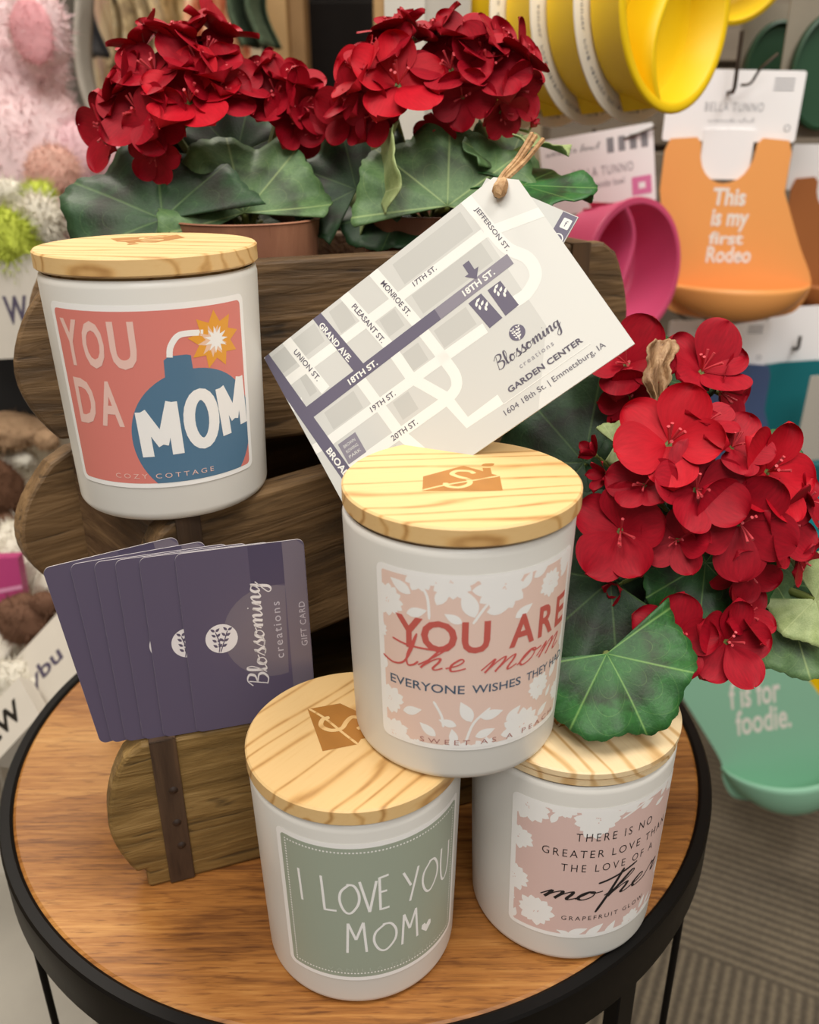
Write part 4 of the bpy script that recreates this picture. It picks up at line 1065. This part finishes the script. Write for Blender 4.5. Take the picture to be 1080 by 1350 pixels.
# yellow bowls nested on one hook
nY = Vector((.69, -.72, .04)).normalized()
cY = W(897, -2, .62); DY = 277*.62/FPX
names_ = ['front yellow divided bowl of the stack at the top, its divider facing right', 'second yellow divided bowl of the stack, right behind the front one', 'third yellow divided bowl of the stack, seen past its cream paper ring', 'rearmost yellow divided bowl of the stack, half behind the red geranium']
for k in range(4):
    divided_bowl(names_[k], cY-nY*(.0385*k)*1.0, nY, DY*(1-.004*k), .034, SIL['yellow'], group='yellow bowls on one hook')
hook(cY-nY*.036+Vector((0, 0, DY*.515)), nY, .19, 'wire hook running over the stack of yellow bowls', tip=.0)
gx = tag(empty('display_column', (.018, .80, FZ)), 'light grey shop display column behind the centre geranium', 'column')
MB().box(-.033, .032, -.04, .05, 0, 1.6).build('column_body', flat('#b9b3a8', .6, 'grey_laminate'), gx, smooth=False, bevel=.002)
MB().box(-.035, -.004, -.044, -.0405, 0, 1.6).build('edge_strip', flat('#d2cdc2', .5, 'pale_trim'), gx, smooth=False)
# second yellow bowl, top right
def bowl2card(o):
    c = atY(985, 30, .93); card_part(o, c, (1, 0, 0), (0, 0, 1), .05, .03)
divided_bowl('yellow divided bowl cut off by the top edge, right of the stack', W(985, -52, .88), (.25, -.9, -.30), 155*.88/FPX, .04, SIL['yellow'], disc=True)
# pink bowl with its card
def pinkcard(o):
    Yp = .985; c = atY(789, 226, Yp); ex = (atY(862, 166, Yp)-atY(712, 192, Yp)); w_ = ex.length; h_ = (atY(715, 190, Yp)-atY(718, 292, Yp)).length
    def dr(a):
        W_, H_ = w_*500, h_*500
        a.script('wonder bowl', -W_*.9, H_*.58, 0, W_*.95, .9, 1, 2, slant=.3, xh=3.0)
        a.text('BELLA TUNNO', -W_*.45, -H_*.12, W_*.62, H_*.12, 1, 2, spacing=1.2)
        a.text('wonder bowl', -W_*.1, -H_*.42, W_*.45, -H_*.24, 1, 2)
        a.rrect(W_*.58, -H_*.78, W_*.93, -H_*.30, 1.5, 2, 2); a.rect(W_*.70, -H_*.62, W_*.82, -H_*.46, 0, 3)
        for k in range(4): a.rect(W_*(.18+.2*k), H_*.42, W_*(.3+.2*k), H_*.8, 1, 1.5)
    card_part(o, c, ex, Vector((0, 0, 1)), w_, h_, dr)
divided_bowl('pink divided bowl hanging in front of a white card, left of the orange bib', W(838, 356, .86), (.56, -.82, .05), 182*.86/FPX, .062, SIL['pink'], disc=False, roll=.15, cardfn=pinkcard)
hook(atY(782, 200, .99)+Vector((0, 0, 0)), (-.05, -1, 0), .31, 'wire hook through the white card of the pink bowl', tip=.022, arm=(.062, -.01, .024))

def bib(label, colr, Yp, top, halfw, zlip, zbot, pocket, cx_top, cx_bot, text=(), roll=0.0, card=None, neck=True, hw_bot=None, out=.05, yaw=0.0, textbold=.03, group=None):
    """silicone bib: all arguments in photo pixels turned into metres in the vertical plane at distance Yp"""
    def P(x, y): q = atY(x, y, Yp); return q
    o3 = P(cx_top, top)
    o = tag(empty('silicone_bib', o3, (0, roll, yaw)), label, 'bib', group)
    def loc(x, y): q = P(x, y)-o3; return q.x, q.z
    hw = loc(cx_top+halfw, top)[0]; hb = abs((P(cx_bot+(hw_bot or halfw), zlip)-P(cx_bot, zlip)).x); cxb = loc(cx_bot, zlip)[0]
    zl = loc(cx_bot, zlip)[1]; zb = loc(cx_bot, zbot)[1]
    # outline, counter-clockwise seen from the camera (x right, z up)
    L = []
    nd = -zl*.27 if neck else 0
    L += [(-hw, -.012*1), (-hw*.93, 0), (-hw*.52, .002)]
    if neck:
        for i in range(13):
            an = pi+pi*i/12; L.append((hw*.44*cos(an), -.004-nd*max(0.0, -sin(an))**.8))
    L += [(hw*.52, .002), (hw*.93, 0), (hw, -.012)]
    right = [(hw*1.0, zl*.35), (hw+(hb-hw)*.5+cxb*.6, zl*.72), (hb+cxb, zl*.97), (hb*.99+cxb, zl+(zb-zl)*.35), (hb*.84+cxb, zl+(zb-zl)*.82), (hb*.45+cxb, zb), (cxb, zb-.003)]
    left = [(-hb*.45+cxb, zb), (-hb*.84+cxb, zl+(zb-zl)*.82), (-hb*.99+cxb, zl+(zb-zl)*.35), (-hb+cxb, zl*.97), (-hw-(hb-hw)*.5+cxb*.6, zl*.72), (-hw*1.0, zl*.35)]
    rr = spline([Vector(p) for p in right], 4); ll = spline([Vector(p) for p in left], 4)
    poly = L+[(p.x, p.y) for p in rr]+[(p.x, p.y) for p in ll]
    poly = list(reversed(poly))
    m = MB(); Mx = Matrix.Rotation(pi/2, 4, 'X'); m.prism(list(poly), 0, .0022, 0, Mx)
    a = Art()
    for (s_, x0, y0, x1, y1) in text:
        (u0, w0), (u1, w1) = loc(x0, y1), loc(x1, y0); a.text(s_, u0*1000, w0*1000, u1*1000, w1*1000, 1, 2, bold=textbold)
    a.to(m, lambda x, y, h: Vector((x/1000, -.0023-h, y/1000)), lay=1e-4)
    m.build('bib_sheet', [colr, WPR], o, smooth=False)
    if pocket:
        m = MB(); dz = zl-zb
        def fn(i, j):
            u = 2*i-1; t_ = j; s2 = max(0.0, 1-u*u)
            x = cxb+hb*u*(.80+.20*t_**.6); base = zb+dz*.55*abs(u)**2.2
            z = base+(zl-.002-base)*t_**1.5; y = -.0024-out*(s2**.7)*max(0.0, sin(t_*pi*.5))**.38
            return (x, y, z)
        m.grid(fn, 28, 10)
        m.build('pocket', colr, o, angle=80, solid=.003)
    if card:
        x0, y0, x1, y1, draw = card
        A_, B_ = loc(x0, y0), loc(x1, y1)
        w_, h_ = abs(B_[0]-A_[0]), abs(B_[1]-A_[1]); a = Art(); a.rrect(-w_*500, -h_*500, w_*500, h_*500, 3, 0, 0); ol = a.items[0][0]
        if draw: draw(a, w_*500, h_*500)
        cM = Matrix.Translation(((A_[0]+B_[0])/2, .004, (A_[1]+B_[1])/2)) @ Mx
        m = MB(); m.prism([(p[0]/1000, p[1]/1000) for p in ol], -.0012, 0, 0, cM); a.to(m, lambda x, y, h: cM @ Vector((x/1000, y/1000, h+.00005)), lay=1e-4)
        if neck: m.box(-hw*.40, hw*.40, .0025, .0038, -nd*1.0, .01)
        m.build('hang_card', [CARDW, INKG, PINKP], o, smooth=False)
    return o
def bella(a, w_, h_):
    a.text('BELLA TUNNO', -w_*.42, -h_*.15, w_*.45, h_*.10, 1, 2, spacing=1.25, bold=-.005)
    a.script('wonderbib', -w_*.35, -h_*.45, 0, w_*.7, .5, 1, 2, slant=.3, xh=2.0)
    for k in range(4): a.rect(w_*.55, h_*(.45+.1*k), w_*.85, h_*(.49+.1*k), 1, 1.5)
    a.ell(w_*.85, -h_*.6, w_*.05, w_*.05, 1, 2); a.ell(w_*.85, -h_*.6, w_*.035, w_*.035, 0, 3)
bib('orange silicone bib reading This is my first Rodeo, hanging from a white card', SIL['orange'], 1.0, 184, 84, 370, 418, True, 962, 974,
    [('This', 939, 247, 986, 271), ('is my', 937, 275, 990, 305), ('first', 935, 305, 983, 322), ('Rodeo', 932, 324, 994, 346)], card=(884, 92, 1050, 186, bella), hw_bot=97, roll=.02)
hook(atY(968, 121, .985), (-.02, -1, 0), .32, 'wire hook above the orange bib', tip=.055, arm=(.036, -.01, .034))
bib('rust brown bib at the right edge beside the orange bib', SIL['rust'], 1.16, 235, 60, 370, 420, True, 1105, 1110, card=(1048, 190, 1160, 250, None))
bib('slate blue bib under its white card, behind the red flowers', SIL['blue'], 1.06, 482, 62, 640, 690, True, 955, 965, card=(885, 424, 1010, 484, bella), neck=False)
hook(atY(929, 437, 1.045), (0, -1, 0), .26, 'wire hook with a long tag arm under the orange bib', tip=.02, arm=(.082, -.01, .022))
bib('dark teal bib at the right below a tilted pale card', SIL['teal'], 1.08, 478, 45, 590, 640, True, 1052, 1052, card=(1022, 405, 1120, 478, None), neck=False, roll=-.06)
bib('bright teal bib at the right edge, lowest above the red flowers', SIL['aqua'], 1.05, 600, 55, 690, 740, True, 1110, 1112, neck=False)
hook(atY(1052, 462, 1.07), (0, -1, 0), .24, 'wire hook over the dark teal bib', tip=.018)
o = tag(empty('packaging_card', atY(1070, 545, 1.0)), 'plain grey card at the right edge in front of the dark teal bib', 'card')
card_part(o, atY(1078, 552, 1.0), (1, .3, 0), (.10, 0, 1), .045, .11, None, [CARDG, INKG], name='card')
bib('pale mint green bib reading f is for foodie. near the carpet', SIL['green'], .92, 815, 82, 1008, 1062, True, 962, 992,
    [('f is for', 934, 900, 1006, 936), ('foodie.', 934, 938, 1012, 972)], neck=False, hw_bot=86, roll=-.20, out=.06, textbold=.02)
hook(atY(962, 812, .905), (0, -1, 0), .40, 'wire hook holding the mint green bib', tip=.018)
bib('yellow bib at the lower right edge behind the mint green bib', SIL['yellow'], .98, 800, 60, 925, 955, True, 1110, 1112, neck=False)
def oval(label, px, py, rx, ry, Yp, colr):
    c = atY(px, py, Yp); a = (atY(px+rx, py, Yp)-c).x; b = (c-atY(px, py+ry, Yp)).length
    o = tag(empty('silicone_plate', c), label, 'plate', 'dark green plates in clear packs')
    m = MB(); m.lathe([(0, -.004), (.93, -.004), (1, 0), (.995, .006), (.93, .007), (.9, .002), (0, .001)], 64)
    m.v = [Vector((p.x*a, -p.z*1.5, p.y*b)) for p in m.v]; m.f = [tuple(reversed(f)) for f in m.f]
    m.build('plate', colr, o, angle=50)
    MB().box(-a*1.15, a*1.15, .0075, .0095, -b*1.12, b*1.35).build('backing_card', flat('#8b8272', .6, 'kraft_grey', var=.04), o, smooth=False)
    return o
oval('dark green oval plate at the upper right edge', 1088, 95, 48, 76, 1.02, SIL['forest'])
oval('dark green oval plate behind the bib card, left of the other green plate', 1020, 92, 40, 62, 1.12, SIL['forest'])

# ------------------------------------------------------------------ posts and cabinet in the middle distance
def pbox(name, label, cat, x0, x1, Y0, Y1, z0, z1, mat, bevel=.002):
    o = tag(empty(name, ((x0+x1)/2, (Y0+Y1)/2, z0)), label, cat)
    return o
tan = flat('#b79362', .7, 'tan_wood_paint', var=.05); tan2 = flat('#ab8756', .7, 'tan_wood_side', var=.05)
def Xat(px, Yp, py=100): return atY(px, py, Yp).x
o = pbox('wooden_post', '', 'post', Xat(356, 1.5), Xat(402, 1.5), 1.5, 1.6, FZ, 2.25, tan)
tag(o, 'tan wooden post standing left of the dark cabinet', 'post'); m = MB(); x0, x1 = Xat(356, 1.5)-o.location.x, Xat(398, 1.5)-o.location.x
m.box(x0, x0+(x1-x0)*.62, -.05, .05, 0, 2.75); m.build('post_front', tan, o, smooth=False, bevel=.003)
m = MB(); m.box(x0+(x1-x0)*.62, x1+.006, -.03, .05, 0, 2.75); m.build('post_casing', flat('#8f6d43', .7, 'brown_casing', var=.05), o, smooth=False, bevel=.003)
o = tag(empty('wooden_post', (Xat(508, 1.5), 1.55, FZ)), 'tan wooden post standing right of the dark cabinet', 'post')
x0, x1 = Xat(494, 1.5)-o.location.x, Xat(526, 1.5)-o.location.x
MB().box(x0, x0+(x1-x0)*.5, -.05, .05, 0, 2.75).build('post_front', tan, o, smooth=False, bevel=.003); MB().box(x0+(x1-x0)*.5, x1, -.06, .05, 0, 2.75).build('post_casing', flat('#c9a468', .7, 'light_tan_casing', var=.05), o, smooth=False, bevel=.003)
o = tag(empty('dark_cabinet', (Xat(450, 1.7), 1.8, FZ)), 'dark brown cabinet between the two tan posts', 'cabinet')
dk = flat('#17110d', .6, 'dark_brown_lacquer', var=.1, spec=.15)
MB().box(-.14, .12, -.08, .12, 0, 2.3).build('cabinet_body', dk, o, smooth=False, bevel=.004)
for k in range(4): MB().box(-.13, .11, -.092, -.0805, .2+.5*k, .66+.5*k).build('door_panel', dk, o, smooth=False, bevel=.006)

# ------------------------------------------------------------------ soft toys, garments and bins at the left
def fluff(mb, c, rad, nsp=900, L=.012, seed=0, mat=0, lump=.12):
    rnd = random.Random(seed); c = Vector(c); rad = Vector(rad); off = Vector((seed*1.7, seed*.9, 0))
    def R_(d): return 1+lump*noise.noise(d*2.1+off)+lump*.5*noise.noise(d*6+off)
    def fn(i, j):
        th = 2*pi*i; ph = pi*j; d = Vector((cos(th)*sin(ph), sin(th)*sin(ph), -cos(ph)))
        k = R_(d); return c+Vector((d.x*rad.x, d.y*rad.y, d.z*rad.z))*k
    mb.grid(fn, 40, 24, mat, wrapu=True)
    L *= .5
    for _ in range(int(nsp*1.6)):
        d = Vector((rnd.gauss(0, 1), rnd.gauss(0, 1), rnd.gauss(0, 1))).normalized()
        if d.y > .5: continue
        p = c+Vector((d.x*rad.x, d.y*rad.y, d.z*rad.z))*R_(d)
        nd = Vector((d.x/rad.x, d.y/rad.y, d.z/rad.z)).normalized(); s = nd.orthogonal().normalized()*L*.10
        s.rotate(Matrix.Rotation(rnd.uniform(0, 6.28), 3, nd))
        tip = p+nd*L*rnd.uniform(.5, 1.1)+Vector((rnd.gauss(0, 1), rnd.gauss(0, 1), rnd.gauss(-.4, 1)))*L*.45
        mb.add([p-nd*.001-s, p-nd*.001+s, tip], [(0, 1, 2)], mat)
def furm(h, name): 
    return flat(h, .9, name, var=.10, spec=.1)
FP = furm('#e8cdce', 'pale_pink_fur'); FPE = furm('#e0a3a8', 'pink_ear_plush'); FPC = furm('#dfb3a4', 'peach_plush'); FL = furm('#b4bf4e', 'lime_fur'); FW = furm('#d9d3c4', 'cream_fur'); FT = furm('#a08366', 'tan_fur'); FB_ = furm('#5c4131', 'brown_fur')
def blob(px, py, rpx, d, ry=None, squash=.8):
    c = W(px, py, d); r = rpx*d/FPX; return c, (r, r*squash, (ry or rpx)*d/FPX)
o = tag(empty('plush_bunny', W(40, 300, 1.0)), 'fluffy pale pink plush bunny sitting at the upper left edge', 'soft toy')
m = MB(); c, r = blob(15, 215, 105, 1.0); fluff(m, c, r, 2600, .022, 1); m.build('body', FP, o, world=True)
m = MB(); c, r = blob(10, 85, 72, .99, 90); fluff(m, c, r, 1800, .022, 2); m.build('head', FP, o, world=True)
m = MB(); c, r = blob(50, 40, 38, .91, 52); fluff(m, c, r, 500, .018, 3); m.build('ear', FP, o, world=True)
m = MB(); c, r = blob(42, 42, 27, .885, 38, .35); fluff(m, c, r, 400, .010, 4, lump=.05); m.build('inner_ear', FPE, o, world=True)
m = MB(); c, r = blob(118, 205, 50, .98, 42); fluff(m, c, r, 900, .016, 5); m.build('foot', furm('#e3bfc4', 'blush_fur'), o, world=True)
m = MB(); c, r = blob(70, 225, 34, .90, 30, .5); fluff(m, c, r, 700, .014, 6, lump=.06); m.build('paw_pad', FPC, o, world=True)
o = tag(empty('plush_toy', W(20, 360, .88)), 'lime green and cream fluffy plush toy below the pink bunny', 'soft toy')
m = MB(); c, r = blob(8, 322, 40, .80, 44); fluff(m, c, r, 1200, .016, 7); m.build('body', FL, o, world=True)
m = MB(); c, r = blob(52, 292, 28, .81, 32); fluff(m, c, r, 700, .018, 8); m.build('belly', FW, o, world=True)
m = MB(); c, r = blob(52, 256, 20, .82, 16); fluff(m, c, r, 400, .012, 9); m.build('hand', FL, o, world=True)
m = MB(); c, r = blob(8, 254, 24, .82, 17); fluff(m, c, r, 400, .012, 10); m.build('foot', FW, o, world=True)

def patterned(name, cols, sc=18, dist=1.5):
    t = NT(name); nz = t.noise(t.coords('Object'), sc, 3, .55, dist); n_ = len(cols)
    t.col(t.ramp(nz, [(.3+.4*i/(n_-1), rgb(c)) for i, c in enumerate(cols)])); t.rough(.85); return t.m
def garment(label, x0, x1, ytop, ybot, Yp, mat, folds=3, cat='garment', name='hanging_garment', flare=1.15, group='garments on the rail'):
    A_ = atY(x0, ybot, Yp); B_ = atY(x1, ybot, Yp); zt = atY((x0+x1)/2, ytop, Yp).z; zb = A_.z; cx_ = (A_.x+B_.x)/2; hw = (B_.x-A_.x)/2
    o = tag(empty(name, (cx_, Yp, zb)), label, cat, group)
    m = MB(); rnd = random.Random(int(x0)+3); ph = rnd.uniform(0, 6)
    def fn(i, j):
        u = 2*i-1; w_ = hw*(1/flare+(1-1/flare)*(1-j)); 
        return Vector((u*w_+.01*sin(j*5+ph), .028*sin(folds*pi*i*2+ph+.8*j)*(1-.4*j)+.012*sin(folds*5*i+ph*2), (zt-zb)*j))
    m.grid(fn, 48, 16); m.build('cloth', mat, o, angle=80, solid=.003)
    m = MB(); zz = zt-zb; m.tube([(-hw*.7, 0, zz-.01), (0, 0, zz+.03), (hw*.7, 0, zz-.01)], .004, 8); m.tube(spline([(0, 0, zz+.028), (0, 0, zz+.06), (.012, 0, zz+.078), (.0, 0, zz+.09)], 4), .002, 8)
    m.build('hanger', WIRE, o)
    return o
garment('plain grey hanging garment beside the pink bunny', 58, 145, -60, 170, 1.3, patterned('grey_cloth', ['#8f897f', '#a39d92', '#b3ada1'], 9), 2.5)
garment('dark navy hanging garment behind the plain grey one', 96, 134, -60, 75, 1.62, patterned('navy_cloth', ['#2c2d33', '#4a4a4e'], 20), 2)
garment('cream and pink hanging garment, lowest hem of the rail', 118, 185, -60, 135, 1.75, patterned('cream_cloth', ['#d9b8ab', '#e6d5b4', '#efe5c8'], 9), 2)
garment('grey and gold patterned hanging garment behind the tallest red flowers', 150, 215, -60, 90, 1.6, patterned('gold_print', ['#5e5347', '#a58f6b', '#c9b48a', '#8d8378'], 30), 3)
garment('pale gold hanging garment directly above the left geranium', 205, 275, -60, 130, 1.68, patterned('tan_print', ['#8d7752', '#c8ad78', '#ddcaa0'], 26), 3)
garment('peach floral hanging garment left of the tan post', 258, 345, -60, 165, 1.6, patterned('peach_print', ['#b0603f', '#e39a75', '#f0c9a2', '#f4e2c4'], 22), 3)
garment('dark green hanging garment touching the tan post', 312, 362, -60, 62, 1.40, patterned('green_print', ['#2f3d2c', '#506048', '#3a4a35'], 34), 2)
zr_ = atY(200, -60, 1.6).z+.085
o = tag(empty('garment_rail', (atY(200, 0, 1.6).x, 1.6, FZ)), 'metal garment rail above the top left edge', 'rail')
m = MB(); m.tube([(-.42, 0, zr_-FZ), (.16, 0, zr_-FZ)], .009, 12); m.build('rail_bar', WIRE, o)
for x_ in (-.42, .12): m = MB(); m.tube([(x_, .1, 0), (x_, .1, zr_-FZ-.02), (x_, 0, zr_-FZ)], .010, 12); m.build('rail_post', WIRE, o)

# stand with toys and packages
binm = flat('#cfc9bd', .6, 'white_laminate', var=.03)
zb_ = atz(20, 985, 0).z
bt = W(22, 968, .72).z
o = tag(empty('toy_bin', (-.66, .93, FZ)), 'white toy bin at the left edge behind the table', 'bin')
MB().box(-.30, .27, -.30, -.285, 0, bt-FZ).build('front_panel', binm, o, smooth=False, bevel=.003)
MB().box(.255, .27, -.284, .3, 0, bt-FZ).build('side_panel', binm, o, smooth=False, bevel=.003)
MB().box(-.30, -.285, -.284, .3, 0, bt-FZ).build('side_panel', binm, o, smooth=False, bevel=.003)
MB().box(-.284, .254, .285, .3, 0, bt-FZ+.3).build('back_panel', binm, o, smooth=False, bevel=.003)
MB().box(-.284, .254, -.284, .284, bt-FZ-.09, bt-FZ-.07).build('shelf', binm, o, smooth=False)
hz_ = W(15, 322, 1.0).z-FZ-.03
MB().box(.02, .254, .13, .27, bt-FZ-.0695, hz_).build('riser_step', binm, o, smooth=False, bevel=.003)
MB().box(.02, .254, -.01, .1295, bt-FZ-.0695, W(12, 596, .9).z-FZ).build('riser_step', binm, o, smooth=False, bevel=.003)
def toy(label, parts, base, name='plush_toy'):
    o = tag(empty(name, base), label, 'soft toy')
    for nm, (px, py, rpx, d, ry), mat, n_, L in parts:
        m = MB(); c, r = blob(px, py, rpx, d, ry); fluff(m, c, r, n_, L, int(px+py)); m.build(nm, mat, o, world=True)
    return o
toy('tan plush toy lying at the left edge beside the black box', [('body', (12, 565, 52, .90, 26), FT, 700, .010), ('head', (62, 580, 16, .88, 14), FT, 200, .008)], W(20, 590, .9))
toy('cream plush toy just under the tan one at the left edge', [('body', (5, 610, 45, .93, 22), FW, 500, .010), ('ear', (30, 606, 14, .9, 10), FW, 120, .008)], W(5, 630, .93))
toy('dark brown plush toy at the left edge', [('body', (0, 645, 30, .88, 40), FB_, 500, .012), ('foot', (8, 690, 16, .87, 14), FB_, 150, .01)], W(0, 680, .88))
toy('white fluffy plush toy under the rounded end of the middle mould', [('body', (35, 735, 48, .86, 50), FW, 900, .016), ('head', (75, 770, 26, .85, 22), FW, 300, .014)], W(35, 780, .86))
toy('brown plush toy above the white package', [('body', (32, 815, 36, .80, 34), furm('#6f5140', 'cocoa_fur'), 600, .012), ('arm', (60, 795, 18, .79, 16), furm('#6f5140', 'cocoa_fur'), 200, .01)], W(32, 850, .8))
toy('cream plush toy lowest in the bin beside the white package', [('body', (18, 900, 38, .76, 30), FW, 600, .014), ('paw', (48, 905, 14, .75, 14), FW, 150, .01)], W(18, 930, .76))
def package(label, name, c, ex, ez, w_, h_, th_, mat, draw=None, mats=None):
    o = tag(empty(name, c), label, 'package' if name != 'paper_bag' else 'bag'); ex = Vector(ex); ez = Vector(ez); Mx = frameM(c, ex, ez)
    m = MB(); m.box(-w_/2, w_/2, -h_/2, h_/2, -th_, 0, 0, Mx); a = Art()
    if draw: draw(a)
    a.to(m, lambda x, y, h: Mx @ Vector((x/1000, y/1000, h+.0001)), lay=1e-4)
    m.build('box', mats or [mat], o, world=True, smooth=False); return o
INKP = flat('#4a4257', .6, 'dark_violet_print', var=0); WPK = flat('#c9c2b6', .55, 'white_package', var=.02)
c = W(8, 405, .80)
package('white box printed with a dark W at the left edge', 'printed_box', c, (1, .2, 0), (.05, .1, 1), .07, .095, .05, WPK, lambda a: a.text('W', -2, -16, 19, 10, 1, 2, bold=.03), [WPK, INKP])
BLK = flat('#100e0d', .4, 'black_box_card', var=0)
package('black box under the white printed box at the left edge', 'black_box', W(18, 510, .88), (1, .15, 0), (0, .05, 1), .10, .085, .06, BLK, None, [BLK])
MAG = flat('#b03a72', .5, 'magenta_card', var=0); MAG2 = flat('#d58fb0', .5, 'light_magenta_card', var=0)
package('magenta package with pale stripes at the left edge', 'striped_package', W(0, 775, .80), (1, .1, 0), (-.25, .1, 1), .040, .058, .015, MAG, lambda a: (a.poly([(-20, -29), (20, -24), (20, -16), (-20, -22)], 1, 2), a.poly([(-20, -8), (20, -2), (20, 2), (-20, -4)], 1, 2)), [MAG, MAG2])
ex = W(98, 842, .74)-W(40, 905, .74)
up_ = W(40, 800, .76)-W(78, 880, .72)
package('white package lettered ybu leaning between the toys and the table', 'printed_package', W(66, 905, .735), ex, up_, .085, .105, .02, WPK, lambda a: a.text('ybu', -16, 6, 24, 28, 1, 2, bold=.02), [WPK, INKP])
package('white package with black lettering lowest at the left edge', 'printed_package', W(8, 950, .70), ex, up_, .055, .045, .015, WPK, lambda a: a.text('EW', -20, -10, 16, 10, 1, 2, bold=.03), [WPK, BLK])
o = tag(empty('storage_box', (-.36, .47, FZ)), 'grey storage box on the carpet under the left side of the table', 'box')
gb = flat('#8f8b82', .6, 'grey_board', var=.03)
MB().box(-.11, .10, -.12, .16, 0, .26).build('box_body', gb, o, smooth=False, bevel=.004)
MB().box(-.113, .103, -.123, .163, .2605, .285).build('box_lid', flat('#a39e93', .6, 'grey_board_lid', var=.03), o, smooth=False, bevel=.004)
